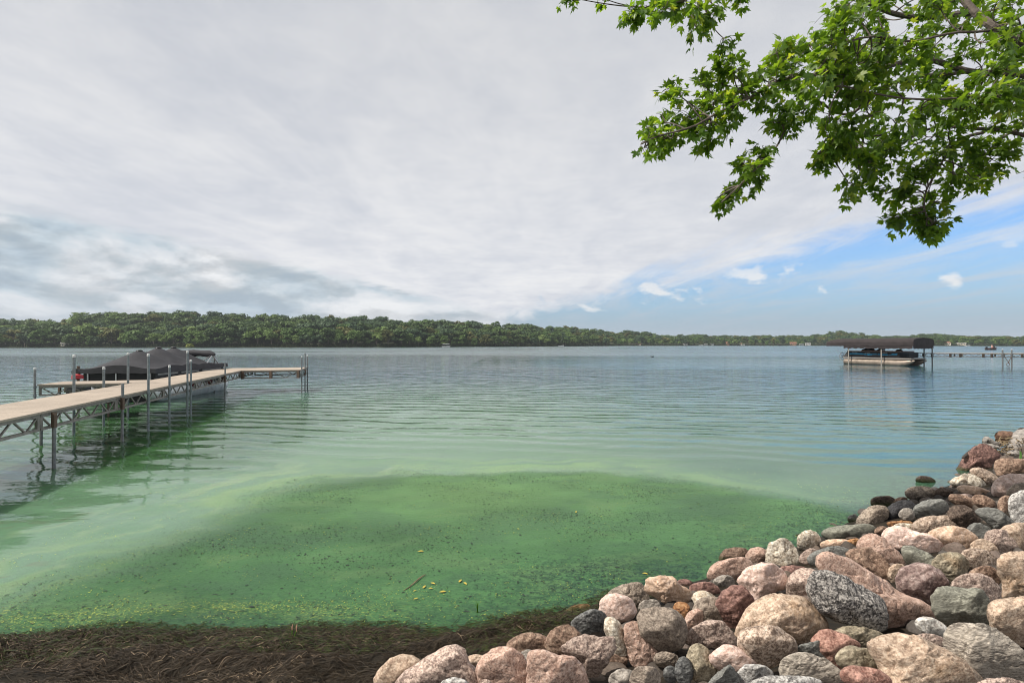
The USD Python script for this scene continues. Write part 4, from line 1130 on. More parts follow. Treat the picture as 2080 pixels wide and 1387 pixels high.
# view, outline (points of a polygon) or (x, y, width, height, tilt), kind, brokenness, nearness factor, label
ROCKS = [
 # ---- right, middle and front
 (6, (285, 255, 195, 130, 0), 'brown', .5, 1, 'dark brown stone standing in the green water, leftmost of the stones along that edge'),
 (6, (262, 330, 275, 150, -10), 'pink', 0, 1, 'rounded pinkish boulder at the water behind the blocky pale pink one'),
 (6, (420, 250, 150, 120, -35), 'pink', .3, 1.01, 'pink stone tucked behind the pale rock with a grey corner'),
 (6, [(480, 290), (480, 220), (500, 160), (570, 133), (620, 150), (660, 200), (685, 270), (670, 300), (600, 310), (530, 315)], 'cream', .75, .985, 'upright whitish angular rock with a grey lower corner near the water'),
 (6, (505, 162, 85, 52, -10), 'peach', .2, 1.01, 'small peach stone peeping out behind the upright whitish rock'),
 (6, (745, 155, 155, 140, 0), 'cream', .6, 1, 'cream coloured rough rock between the upright whitish rock and the long flat green one'),
 (6, (680, 132, 65, 60, 0), 'darkgrey', .4, 1.01, 'small dark grey stone touching the cream rough rock at the water'),
 (6, [(808, 100), (840, 75), (930, 55), (1060, 43), (1135, 50), (1155, 90), (1100, 130), (980, 138), (860, 132)], 'green', .1, 1, 'long flat greenish grey rock lying level at the water'),
 (6, (915, 170, 190, 66, 0), 'peach', .3, 1.0, 'rusty tan stone under the long flat greenish rock'),
 (6, (1020, 162, 95, 64, 0), 'rust', .6, 1.0, 'orange rust coloured stone under the long flat greenish rock'),
 (6, (745, 248, 125, 95, -30), 'pinkgrey', .3, .99, 'small pinkish grey stone left of the dark slate rock'),
 (6, (868, 245, 270, 118, -12), 'slate', .5, 1, 'dark blue grey slate rock behind the long pink boulder'),
 (6, [(290, 390), (370, 320), (440, 293), (520, 300), (580, 350), (620, 410), (600, 440), (530, 450), (460, 500), (400, 525), (350, 460)], 'palepink', .6, .97, 'blocky pale pink boulder with an overhanging right edge'),
 (6, (640, 335, 185, 70, 0), 'redbrown', .4, 1.01, 'reddish brown stone behind the blocky pale pink boulder'),
 (6, (705, 430, 200, 215, 10), 'pinkgrey', .2, 1.0, 'pinkish brown rounded rock left of the salt and pepper boulder'),
 (6, [(1040, 180), (1080, 120), (1150, 105), (1210, 140), (1280, 210), (1330, 270), (1340, 320), (1250, 350), (1150, 300), (1090, 230)], 'pink', .5, 1, 'tan pink wedge shaped rock above the long pink boulder'),
 (6, [(960, 240), (1010, 195), (1100, 190), (1170, 230), (1230, 300), (1255, 370), (1240, 410), (1150, 370), (1050, 300)], 'brown', .4, .985, 'mottled brown rock leaning on the tan pink wedge'),
 (6, [(1190, 120), (1230, 75), (1310, 62), (1400, 90), (1480, 110), (1550, 150), (1585, 205), (1530, 260), (1450, 250), (1350, 200), (1250, 180)], 'palepink', .2, 1, 'large smooth pale pink boulder near the middle of the stone bank'),
 (6, [(1470, 110), (1530, 75), (1620, 58), (1700, 70), (1760, 110), (1790, 140), (1740, 190), (1690, 240), (1610, 210), (1540, 150)], 'peach', .2, 1.01, 'smooth peach boulder right beside the large pale pink one'),
 (6, (1442, 282, 310, 125, 38), 'green', .6, .985, 'slanting green slate slab in front of the large pale pink boulder'),
 (6, (1802, 100, 160, 120, 10), 'slate', .6, 1, 'dark green grey stone behind the smooth peach boulder'),
 (6, (1530, 52, 300, 120, -5), 'granite', .2, 1.01, 'speckled tan boulder with a domed top behind the large pale pink one'),
 (6, (1622, 312, 225, 195, 0), 'olive', .6, .99, 'greyish olive rock with pale veins below the smooth peach boulder'),
 (6, [(1285, 390), (1320, 320), (1390, 293), (1480, 300), (1560, 350), (1605, 420), (1570, 430), (1520, 450), (1510, 560), (1440, 520), (1350, 480), (1300, 440)], 'purple', .6, .97, 'purple brown faceted rock above the long pink boulder'),
 (6, (1292, 360, 125, 140, 0), 'tan', .3, 1.0, 'tan stone half hidden left of the purple brown faceted rock'),
 (6, (1806, 268, 240, 140, 20), 'granite', .2, .99, 'oval speckled cream stone right of the olive veined rock'),
 (6, (1842, 375, 210, 150, 15), 'brown', .4, .975, 'brown stone below the oval speckled cream stone'),
 (6, (1772, 448, 320, 190, 15), 'pinkgrey', .4, .96, 'dark speckled domed rock behind the grey green block'),
 (6, (1828, 205, 170, 115, 30), 'tan', .4, 1.0, 'tan stone squeezed under the mottled grey pink one'),
 (6, (1938, 165, 225, 155, 15), 'pinkgrey', .5, .99, 'mottled grey pink rock with a dark right end'),
 (6, (2050, 140, 320, 190, 5), 'tan', .2, 1.01, 'broad tan boulder cut by the right picture edge, below the slate'),
 (6, [(1915, 300), (1930, 240), (2000, 225), (2120, 225), (2190, 350), (2150, 500), (2000, 510), (1930, 520), (1945, 420)], 'tan', .5, .98, 'big greyish tan block at the right picture edge, middle height'),
 (6, [(790, 310), (805, 240), (880, 245), (1000, 280), (1110, 350), (1220, 410), (1330, 490), (1440, 520), (1520, 590), (1540, 640), (1450, 720), (1330, 745), (1200, 740), (1100, 600), (900, 400)], 'pink', .55, .98, 'very long pink granite boulder lying slantwise under the salt and pepper rock'),
 (6, [(740, 430), (770, 350), (860, 335), (960, 375), (1060, 440), (1170, 500), (1220, 570), (1215, 660), (1150, 705), (1060, 690), (950, 650), (830, 590), (760, 510)], 'saltpepper', .35, .90, 'large black and white salt and pepper granite boulder'),
 (6, [(1515, 480), (1540, 440), (1620, 432), (1720, 445), (1800, 450), (1840, 510), (1880, 600), (1870, 650), (1790, 665), (1700, 655), (1620, 670), (1550, 620), (1515, 540)], 'green', .95, .93, 'dark grey green angular block with a pale vein'),
 (6, [(295, 740), (330, 640), (400, 555), (480, 500), (570, 487), (680, 505), (760, 560), (820, 630), (890, 695), (820, 720), (740, 760), (640, 790), (500, 780), (350, 790)], 'tan', .1, .97, 'big rounded tan boulder left of the salt and pepper one'),
 (6, [(300, 760), (340, 700), (430, 678), (530, 680), (610, 730), (655, 790), (630, 850), (570, 900), (470, 930), (400, 900), (330, 850)], 'granite', .1, .90, 'round tan speckled boulder in front of the bigger tan one'),
 (6, (287, 562, 235, 275, 18), 'redbrown', .6, .96, 'dark reddish brown faceted boulder left of the big tan one'),
 (6, (85, 445, 180, 100, 5), 'redbrown', .3, 1.0, 'dark rust red rounded stone at the water left of the blocky pale pink boulder'),
 (6, (100, 515, 160, 110, 30), 'cream', .5, 1.0, 'cream stone mostly hidden under the grey brown slab'),
 (6, (120, 585, 200, 200, 40), 'greybrown', .6, .97, 'grey brown slab with a dark left side beside the reddish brown boulder'),
 (6, (-85, 615, 0, 0, 0), None, 0, 1, ''),
 (7, [(1795, 510), (1830, 460), (1920, 415), (1990, 420), (2030, 470), (2070, 540), (2000, 562), (1930, 575), (1860, 560)], 'pinkgrey', .3, .96, 'pinkish grey smooth boulder below the grey brown slab'),
 (6, (1440 - 1440 + 277, 878, 300, 165, 12), 'palepink', .25, .92, 'pale pink stone with fine cracks in front of the pinkish grey boulder'),
 (6, (70, 905, 165, 250, -28), 'olive', .3, .94, 'olive coloured upright stone left of the pale pink cracked one'),
 (6, [(95, 1060), (130, 1000), (190, 950), (240, 915), (275, 940), (320, 1060)], 'slate', .9, .88, 'grey slate wedge with a pointed top at the bottom picture edge'),
 (6, (402, 990, 225, 150, 0), 'speckle', .3, .90, 'white stone with black specks at the bottom edge between slate wedge and banded rock'),
 (6, [(560, 940), (580, 880), (640, 850), (720, 840), (800, 865), (880, 910), (940, 960), (950, 1040), (800, 1060), (600, 1050)], 'banded', .3, .90, 'grey and pink banded rock in front of the small black block'),
 (6, [(650, 835), (690, 790), (760, 775), (800, 760), (830, 800), (842, 870), (800, 880), (720, 860)], 'slate', 1.0, .92, 'small dark blue black angular block with a pale vein'),
 (6, [(755, 760), (800, 705), (860, 693), (940, 720), (1010, 760), (1055, 790), (1000, 850), (940, 950), (850, 900), (790, 840)], 'red', .3, .96, 'red granite stone below the salt and pepper boulder'),
 (6, (1062, 742, 310, 125, 12), 'olive', .9, .985, 'dark olive splintered slab under the salt and pepper boulder'),
 (6, (1060, 893, 300, 165, 15), 'olive', .3, .90, 'greenish brown oval stone in front of the largest tan boulder'),
 (6, (1092, 1000, 325, 155, 14), 'red', .25, .86, 'rose red rounded stone at the bottom edge below the greenish brown oval'),
 (6, [(1075, 800), (1150, 760), (1300, 737), (1400, 745), (1500, 800), (1620, 850), (1730, 930), (1820, 1040), (1700, 1110), (1400, 1130), (1200, 1080), (1200, 900)], 'tan', .25, .93, 'largest tan boulder at the bottom, with a broad sloping top'),
 (6, (1503, 680, 200, 110, 25), 'white', .5, .93, 'small white stone above the largest tan boulder'),
 (6, (1492, 768, 200, 100, 10), 'pinkgrey', .2, .94, 'pinkish brown stone just under the small white one'),
 (6, [(1585, 780), (1600, 700), (1650, 665), (1750, 670), (1850, 680), (1930, 730), (2020, 800), (2100, 880), (2100, 1000), (1980, 1015), (1850, 1000), (1700, 950), (1610, 850)], 'banded', .4, .91, 'large grey striped gneiss boulder at the lower right'),
 (6, [(1860, 540), (1950, 510), (2080, 495), (2180, 560), (2180, 820), (2080, 800), (1990, 760), (1890, 680), (1860, 620)], 'tan', .4, .96, 'rough grey tan boulder at the right edge above the striped gneiss'),
 (6, (610, 1025, 450, 95, 0), 'speckle', .4, .84, 'flat grey and white stone at the bottom edge below the banded rock'),
 (6, (1960, 1065, 420, 130, 5), 'pinkgrey', .3, .85, 'brownish stone cut off in the lower right corner'),
 # ---- left end of the bank
 (7, [(1380, 290), (1420, 250), (1480, 220), (1550, 215), (1590, 250), (1605, 330), (1590, 365), (1540, 375), (1450, 310)], 'greybrown', .8, 1, 'grey angular slab at the left end of the bank with a dark notch'),
 (7, [(1590, 260), (1600, 195), (1660, 182), (1730, 190), (1760, 225), (1820, 260), (1815, 310), (1780, 345), (1720, 330), (1650, 290)], 'peach', .9, .97, 'rough pinkish cream block on top of the left end of the bank'),
 (7, (1775, 375, 95, 120, -10), 'rust', .8, .99, 'rusty brown stone wedged under the rough pinkish cream block'),
 (7, (1612, 350, 110, 100, 0), 'grey', .6, 1.0, 'light grey stone under the rough pinkish cream block'),
 (7, (1437, 358, 212, 155, 5), 'palepink', .05, .97, 'smooth rounded pink stone at the left end of the bank'),
 (7, (1288, 428, 190, 128, -20), 'darkgrey', .8, .95, 'dark grey angular stone resting on the leaning brown one'),
 (7, (1150, 525, 160, 175, 30), 'brown', .6, .97, 'leaning brown stone with a shaded right face at the edge of the weed'),
 (7, [(1145, 570), (1200, 520), (1270, 490), (1340, 505), (1410, 500), (1420, 570), (1390, 620), (1340, 690), (1270, 710), (1240, 620)], 'pinkgrey', .95, .92, 'broken pinkish grey block with a dark right face'),
 (7, (1442, 510, 95, 240, -24), 'cream', .6, .91, 'narrow cream white stone leaning left of the round grey brown boulder'),
 (7, (1560, 560, 160, 265, -16), 'pink', .7, .96, 'rough tan pink stone between the narrow cream stone and the round grey brown boulder'),
 (7, [(1550, 400), (1570, 360), (1640, 345), (1730, 350), (1780, 400), (1795, 470), (1780, 530), (1720, 570), (1640, 560), (1570, 500)], 'greybrown', .05, .90, 'round grey brown boulder, squarish, at the left part of the bank'),
 (7, (1850, 410, 102, 120, 10), 'pink', .5, .97, 'small pinkish stone right of the round grey brown boulder'),
 (7, [(978, 640), (985, 575), (1050, 570), (1130, 600), (1200, 605), (1250, 650), (1275, 746), (1200, 810), (980, 810)], 'pink', .6, .90, 'square pinkish tan block at the bottom edge below the broken block'),
 (7, [(705, 690), (730, 600), (790, 565), (860, 565), (930, 590), (960, 640), (978, 690), (970, 770), (900, 800), (740, 790)], 'pink', .3, .92, 'rounded pinkish brown boulder at the bottom edge beside the square block'),
 (7, (980, 548, 232, 128, 0), 'brown', .2, .98, 'low brown pink dome lying at the edge of the weed'),
 (7, (965, 620, 85, 115, 0), 'grey', .5, .96, 'thin grey stone between the rounded pinkish brown boulder and the square block'),
 (7, [(265, 760), (320, 690), (430, 610), (520, 560), (580, 548), (630, 570), (637, 630), (690, 670), (705, 746), (680, 800), (300, 800)], 'pinkgrey', .2, .93, 'big grey tan boulder second from the left at the bottom edge'),
 (7, (285, 690, 270, 160, -35), 'tan', .2, .94, 'leftmost large tan boulder at the bottom edge'),
 (7, (690, 625, 115, 70, 0), 'tan', .1, .98, 'small tan stone between the two big boulders at the bottom left'),
 (7, (580, 745, 150, 70, 0), 'speckle', .5, .84, 'grey white stone in front of the big grey tan boulder, cut by the bottom edge'),
 (7, (1468, 725, 140, 120, 0), 'grey', .2, .90, 'grey cobble at the bottom edge left of its darker neighbour'),
 (7, (1590, 725, 165, 150, 0), 'greybrown', .3, .88, 'dark grey cobble at the bottom edge below the rough tan pink stone'),
 (7, (1705, 622, 135, 85, 10), 'greybrown', .7, .96, 'brown broken stone under the round grey brown boulder'),
 (7, (1790, 678, 88, 150, -8), 'darkgrey', .3, .94, 'dark grey upright cobble left of the olive upright stone'),
 (7, (1722, 695, 78, 90, 0), 'darkgrey', .3, .95, 'small dark cobble between the dark grey cobble and the upright one'),
 (7, (1440, 610, 110, 110, 0), 'brown', .5, .99, 'shaded brown stone deep behind the broken pinkish grey block'),
 (7, (1240, 350, 130, 42, -8), 'rust', .3, 1.0, 'flat rust brown rock lying in the weed left of the smooth pink stone'),
 (7, (1200, 362, 80, 34, -8), 'rust', .3, 1.0, 'smaller rust brown rock beside the flat one in the weed'),
 (7, (310, 440, 44, 34, 0), 'peach', .2, 1.0, 'lone small pink stone at the water line of the beach'),
 (7, (35, 748, 90, 30, 0), 'tan', .2, .97, 'tiny tan stone just showing at the bottom edge, far left of the others'),
 (7, (110, 752, 60, 34, 0), 'pink', .2, .97, 'tiny pink stone at the bottom edge left of the leftmost large boulder'),
 (7, (745, 745, 60, 50, 0), 'pinkgrey', .3, .89, 'small stone at the bottom edge in front of the rounded pinkish brown boulder'),
 (7, (2000, 215, 120, 80, 0), 'grey', .6, 1.01, 'pale grey flat stone behind the reddish brown faceted boulder'),
 (7, (1790, 225, 90, 60, 0), 'redbrown', .5, 1.02, 'dark red stone at the water right behind the rough pinkish cream block'),
 # ---- far right
 (5, (1132, 505, 182, 96, 3), 'darkbrown', .4, 1, 'small brown rock alone in the water with a green foot'),
 (5, (722, 712, 226, 130, 0), 'darkbrown', .4, 1, 'dark flat rock in the green water just off the bank'),
 (5, (437, 872, 112, 84, 0), 'darkgrey', .5, 1, 'dark greenish stone at the water left of the grey brown broken rock'),
 (5, (622, 842, 300, 190, -20), 'greybrown', .95, 1, 'grey brown broken rock with a ridged top at the water'),
 (5, (895, 785, 275, 185, -15), 'black', .3, 1, 'black rock at the water behind the small grey cobble'),
 (5, (950, 825, 150, 118, 0), 'grey', .1, .97, 'small round grey cobble in front of the black rock'),
 (5, (1085, 627, 310, 140, -3), 'greybrown', .4, 1, 'grey brown rock with a dark hollow underneath at the water'),
 (5, (880, 702, 165, 80, -15), 'brown', .4, 1.02, 'low brown stone in the water between the dark flat rock and the hollowed one'),
 (5, (1185, 772, 335, 180, -5), 'slate', .3, .99, 'blue grey rock with white speckles right of the black rock'),
 (5, (1312, 622, 180, 108, 0), 'darkbrown', .7, 1.01, 'dark pinkish black broken stone at the water'),
 (5, (1502, 606, 130, 82, 0), 'black', .4, 1.0, 'small black stone on top of the pale slab'),
 (5, (1492, 702, 285, 108, 20), 'brown', .3, .98, 'slim brown stone lying above the dark brown one'),
 (5, (1600, 605, 360, 95, 12), 'peach', .5, 1.01, 'long pale peach slab below the tan boulders'),
 (5, (1690, 712, 240, 122, 20), 'brown', .2, .97, 'glossy brown egg shaped stone'),
 (5, (1512, 662, 165, 64, 0), 'palepink', .3, 1.0, 'small pink stone between the slim brown and the pale slab'),
 (5, [(1360, 530), (1400, 480), (1500, 440), (1580, 440), (1650, 480), (1700, 540), (1690, 590), (1600, 570), (1450, 560)], 'cream', .3, .99, 'cream tan boulder below the big dark red brown rock'),
 (5, [(1550, 430), (1580, 390), (1640, 380), (1720, 400), (1790, 450), (1830, 490), (1780, 550), (1720, 570), (1690, 500)], 'granite', .3, 1.0, 'greyish tan boulder leaning on the cream tan one'),
 (5, [(1380, 480), (1430, 400), (1480, 320), (1530, 240), (1600, 180), (1650, 160), (1750, 165), (1810, 210), (1860, 270), (1790, 300), (1780, 410), (1700, 440), (1600, 420), (1500, 470)], 'redbrown', .85, 1.02, 'big dark red brown jagged rock sloping into the water at right'),
 (5, [(1790, 370), (1810, 310), (1880, 290), (2000, 298), (2120, 300), (2140, 450), (2000, 440), (1900, 460), (1840, 470)], 'brown', .4, 1.0, 'rusty tan boulder at the right edge below the driftwood'),
 (5, [(1765, 600), (1790, 530), (1840, 470), (1930, 445), (2080, 450), (2150, 480), (2150, 620), (1980, 640), (1880, 660), (1800, 650)], 'palepink', .1, .99, 'pale rose smooth boulder at the right edge'),
 (5, (2015, 592, 220, 125, -15), 'greybrown', .1, .95, 'dark grey smooth stone in front of the pale rose boulder'),
 (5, [(1925, 690), (1960, 640), (2020, 610), (2100, 600), (2180, 700), (2180, 880), (2060, 920), (1960, 880), (1940, 780)], 'speckle', .2, .96, 'greyish white rounded boulder at the right edge'),
 (5, (1888, 742, 130, 200, 15), 'brown', .3, .99, 'brown upright stone left of the greyish white boulder'),
 (5, [(1600, 800), (1680, 770), (1780, 768), (1860, 800), (1940, 870), (2040, 930), (1960, 960), (1850, 1000), (1780, 950), (1680, 860)], 'slate', .5, .98, 'blue grey slate boulder with white marks, right part of the bank'),
 (5, (1495, 842, 312, 185, 18), 'darkbrown', .4, .97, 'dark brown almond shaped rock left of the blue grey slate'),
 (5, (880, 916, 270, 66, 0), 'rust', .7, 1.0, 'thin rusty tan slab in front of the black rock'),
 (5, (920, 962, 240, 104, 0), 'cream', .4, .99, 'small tan cream stone under the thin rusty slab'),
 (5, (700, 982, 118, 95, 0), 'brown', .5, 1.0, 'brown tan stone right of the long flat greenish rock'),
]

COLORBANK = []
placed = []
for idx, (view, shp, kind, ang, near_f, label) in enumerate(ROCKS):
    if kind is None: continue
    seed = 1000 + idx * 7
    ang = min(1.0, ang * 0.85 + 0.25)
    ox, oy, sc = VIEW[view]
    poly = np.array(shp, float) if isinstance(shp, list) else ell(view, *shp, seed)
    poly = poly / sc + [ox, oy]
    lo, hi = poly.min(0), poly.max(0)
    c = (lo + hi) / 2
    wpx, hpx = hi - lo
    Ys = np.arange(1.2, 16, 0.01)
    Xs = (c[0] - 1040) / FPX * Ys
    zr = EYE - (c[1] - YH) / FPX * Ys
    lift = 0.30 * min(wpx, hpx) / FPX * Ys
    hit = np.nonzero(zr <= np.maximum(bank(Xs, Ys) + lift, 0.0 * Xs + (0.008 if 'water' in label and view == 5 and hpx < 40 else -1)))[0]
    Y = Ys[hit[0]] * near_f
    C = at(c[0], c[1], Y)
    q = (poly - c) / FPX * Y * [1, -1]
    ray = C - [0, 0, EYE]; ray /= np.linalg.norm(ray)
    dep = 0.47 * math.sqrt(max(wpx, 4) * max(hpx, 4)) / FPX * Y * (0.95 if ang < .5 else 0.85)
    big = max(wpx, hpx)
    sub = 5 if big > 120 else 4 if big > 40 else 3
    V, F = rock_mesh(q * 1.11, dep, ray, ang, seed, sub)
    V = V + C
    placed.append((C, dep))
    single('boulder' if big > 55 else 'stone', (V, F), RK[kind], label, 'boulder' if big > 55 else 'stone', base=C, smooth=True)

# small stones filling the gaps and the bank outside the frame
rs = np.random.RandomState(77)
vs, fs, n = [], [], 0
protos_s = []
for k in range(10):
    t = np.arange(10) / 10 * 6.283
    protos_s.append(rock_mesh(np.stack([np.cos(t), 0.75 * np.sin(t)], 1) * rs.uniform(0.85, 1.1, (10, 1)), 0.85, np.array([0, 1.0, 0]), 0.4, 300 + k, 2))
XC, YC = rs.uniform(-0.8, 14, 6000), rs.uniform(-1, 12, 6000)
SDC, RC, BC = shore_sd(XC, YC), rockiness(XC, YC), bank(XC, YC)
for k in range(6000):
    x, y, sd, r_ = XC[k], YC[k], SDC[k], RC[k]
    if sd < -0.35 or sd > 5.0 or r_ < 0.55: continue
    r = rs.uniform(0.035, 0.095) if x < 1.04 * y + 0.3 and y > 1.6 else rs.uniform(0.09, 0.24)
    if x < 1.1 and y < 1.3: continue
    z = BC[k] + r * rs.uniform(-0.6, -0.05)
    V, F = protos_s[rs.randint(10)]
    V = trimesh.transform_points(V * r * rs.uniform(0.7, 1.25, 3), trimesh.transformations.random_rotation_matrix(rs.rand(3))) + [x, y, z]
    vs.append(V); fs.append(F + n); n += len(V)
g = G()
r_ = g.n('attribute', 'fac', attribute='rnd')
o_ = g.n('geometry', 'position')
c_ = g.ramp(r_, [(0, (.02, .018, .016)), (.25, (.06, .048, .038)), (.5, (.11, .082, .062)), (.75, (.07, .062, .055)), (1, (.15, .11, .088))])
c_ = g.n('vector_math', 'vector', math_type='scale', vector1=c_, scale=g.rng(g.noise(o_, 70.0, 5.0, 0.7), 0.3, 0.7, 0.6, 1.35, 'linear'))
small_mat = g.make('mixed_small_stones', surface=g.n('principled_bsdf', 'BSDF', base_color=c_, roughness=0.85, normal=g.n('bump', 'normal', height=g.noise(o_, 50.0, 5.0, 0.6), distance=0.01)))
m = usdkit.mesh(stage, '/World/small_stones', (np.vstack(vs), np.vstack(fs)), small_mat, True)
vary(m, [len(v) for v in vs], 4)
tag(m.GetPrim(), 'small stones filling the gaps of the boulder bank', kind='stuff')

# driftwood at the far end of the bank
wood_grey = simple('grey_driftwood', (0.26, 0.235, 0.21), 0.85, var=0.5, scale=18, bump=0.02, bscale=35)
wood_brown = simple('brown_driftwood', (0.15, 0.085, 0.055), 0.85, var=0.5, scale=14, bump=0.02, bscale=30)
wood_dark = simple('dark_driftwood', (0.05, 0.04, 0.035), 0.85, var=0.5, scale=14, bump=0.02, bscale=30)


def z5(x, y, Y): return at(1640 + x / 4.727, 870 + y / 4.727, Y)


def gnarl(pts, rad, seed, n=12, k=5):
    pts = np.asarray(pts, float); t = np.linspace(0, 1, len(pts)); tt = np.linspace(0, 1, len(pts) * k)
    from scipy.interpolate import CubicSpline
    q = CubicSpline(t, pts)(tt); r = np.interp(tt, t, rad)
    m = tube(q, r, n)
    v = np.array(m.vertices)
    size = max(rad)
    v += (meshkit.fbm(v / size * 1.6 + seed, 4, seed) - 0.46)[:, None] * size * 0.9 * np.array([1, .6, 1.0])
    return trimesh.Trimesh(v, m.faces, process=False)


single('driftwood_log', gnarl([z5(1815, 75, 8.6), z5(1880, 85, 8.6), z5(1950, 85, 8.7), z5(2040, 95, 8.8)], [0.10, 0.11, 0.09, 0.07], 3), wood_brown, 'broken brown driftwood log with a square end at the far end of the stones', 'driftwood', smooth=40)
single('driftwood_root', gnarl([z5(1840, 145, 8.1), z5(1770, 135, 8.1), z5(1715, 102, 8.1), z5(1695, 125, 8.1), z5(1715, 155, 8.1), z5(1780, 172, 8.05), z5(1850, 190, 8.05)], [0.03, 0.045, 0.04, 0.03, 0.032, 0.03, 0.02], 7), wood_grey, 'curled grey driftwood root bent like a hook', 'driftwood', smooth=40)
stump = [gnarl([z5(2110, 90, 8.6), z5(2050, 120, 8.5), z5(2000, 170, 8.4), z5(1950, 215, 8.3)], [0.16, 0.15, 0.12, 0.05], 11), gnarl([z5(2060, 40, 8.7), z5(2050, 110, 8.6), z5(2060, 190, 8.5)], [0.04, 0.12, 0.13], 12), gnarl([z5(1900, 265, 8.1), z5(1980, 250, 8.1), z5(2060, 255, 8.2), z5(2120, 240, 8.2)], [0.04, 0.07, 0.09, 0.1], 13)]
single('driftwood_stump', cat_(stump), wood_grey, 'grey weathered driftwood stump in the corner above the right boulders', 'driftwood', smooth=40)
single('driftwood_branch', cat_([gnarl([z5(1990, 45, 8.9), z5(2030, 25, 8.9), z5(2060, 15, 8.9), z5(2110, 22, 8.9)], [0.02, 0.035, 0.04, 0.05], 17), gnarl([z5(2040, 22, 8.9), z5(2060, 5, 8.9)], [0.02, 0.006], 18)]), wood_dark, 'dark driftwood branch lying highest on the wood pile', 'driftwood', smooth=40)
single('driftwood_stick', gnarl([z5(1485, 285, 7.4), z5(1510, 260, 7.4), z5(1560, 225, 7.45), z5(1620, 170, 7.5)], [0.012, 0.022, 0.028, 0.02], 19, 7), wood_dark, 'dark stick leaning behind the jagged red brown rock', 'driftwood', smooth=40)
tw = []
for k in range(170):
    a = np.array([rs.uniform(1780, 2150), rs.uniform(95, 285)]); Y = 8.3 + rs.uniform(-.25, .3)
    u = rs.normal(size=2) * [60, 22]
    tw.append(tube([z5(*a, Y), z5(*(a + u * .5 + rs.normal(size=2) * 6), Y + rs.uniform(-.03, .03)), z5(*(a + u), Y + rs.uniform(-.1, .1))], [0.006, 0.008, 0.004], 4))
m = usdkit.mesh(stage, '/World/driftwood_litter', cat_(tw), simple('straw_litter', (0.22, 0.16, 0.09), 0.85, var=0.6, scale=9), False)
tag(m.GetPrim(), 'twigs and straw caught between the driftwood pieces', kind='stuff')
gh = [gnarl([z5(x, 300, 7.6), z5(x + 4, 250, 7.6), z5(x - 6, 215, 7.6)], [0.008, 0.006, 0.002], 31, 5) for x in (2040, 2046, 2034)]
single('tall_grass', cat_(gh), simple('fresh_green_stem', (0.10, 0.22, 0.05), 0.6), 'thin green stem growing among the driftwood', 'plant')

# ------------------------------------------------------------------ maple overhanging from the right
def leaf_shape(fold, curl):
    """A five-lobed maple leaf, unit width, base at the origin, tip along +y, z up."""
    half = [(0.0, 0.0), (0.10, 0.02), (0.30, -0.06), (0.26, 0.10), (0.52, 0.22), (0.40, 0.30), (0.50, 0.52), (0.30, 0.44), (0.14, 0.42), (0.20, 0.66), (0.10, 0.70), (0.0, 1.0)]
    right = np.array(half)
    v = [(0, 0.0), (0, 0.34), (0, 1.0)]
    pts = []
    for s in (1, -1):
        for x, y in right[1:-1]: pts.append((s * x, y))
    v += pts
    v = np.array(v)
    z = -fold * np.abs(v[:, 0]) - curl * v[:, 1] ** 2
    v = np.column_stack([v, z])
    n = len(right) - 2
    f = []
    for s in range(2):
        ids = [0] + [3 + s * n + k for k in range(n)] + [2]
        for a, b in zip(ids[:-1], ids[1:]): f.append((1, a, b) if s == 0 else (1, b, a))
    return v, np.array(f)


LEAF = [leaf_shape(a, b) for a, b in ((0.15, 0.12), (0.35, 0.22), (0.05, 0.3), (0.5, 0.1))]
def make_leaf_mat(name):
    g = G()
    r = g.n('attribute', 'fac', attribute='rnd')
    o = g.n('object_info', 'random')
    rr = g.math('fract' if False else 'fraction', g.math('add', r, o))
    c = g.ramp(rr, [(0.0, (.044, .092, .010)), (.5, (.078, .146, .014)), (.9, (.122, .202, .022)), (1.0, (.19, .24, .032))])
    tcol = g.mix(1.0, c, (2.9, 2.6, 1.2), 'multiply')
    d = g.n('principled_bsdf', 'BSDF', base_color=c, roughness=0.42, specular_ior_level=0.45)
    t = g.n('translucent_bsdf', 'BSDF', color=tcol)
    return g.make(name, surface=g.n('mix_closure', 'closure', fac=0.52, closure1=d, closure2=t))


maple_leaf = make_leaf_mat('maple_leaf')
bark = simple('maple_bark', (0.10, 0.08, 0.065), 0.9, var=0.4, scale=12, bump=0.02, bscale=20)
rs = np.random.RandomState(42)
tree_base = np.array([9.2, 3.2, float(bank(np.array(9.2), np.array(3.2))) - 0.1])
mt = thing('maple_tree', tree_base, 'maple tree whose leafy green branches hang into the upper right of the view', 'tree')


def z4(x, y, Y): return at(1130 + x / 2.1895, y / 2.1895, Y)


# main limbs: zoom points with depth, radius at both ends
def spl(pts, k=6):
    from scipy.interpolate import CubicSpline
    pts = np.asarray(pts, float); d = np.r_[0, np.cumsum(np.linalg.norm(np.diff(pts, axis=0), axis=1))]
    return CubicSpline(d, pts)(np.linspace(0, d[-1], len(pts) * k))


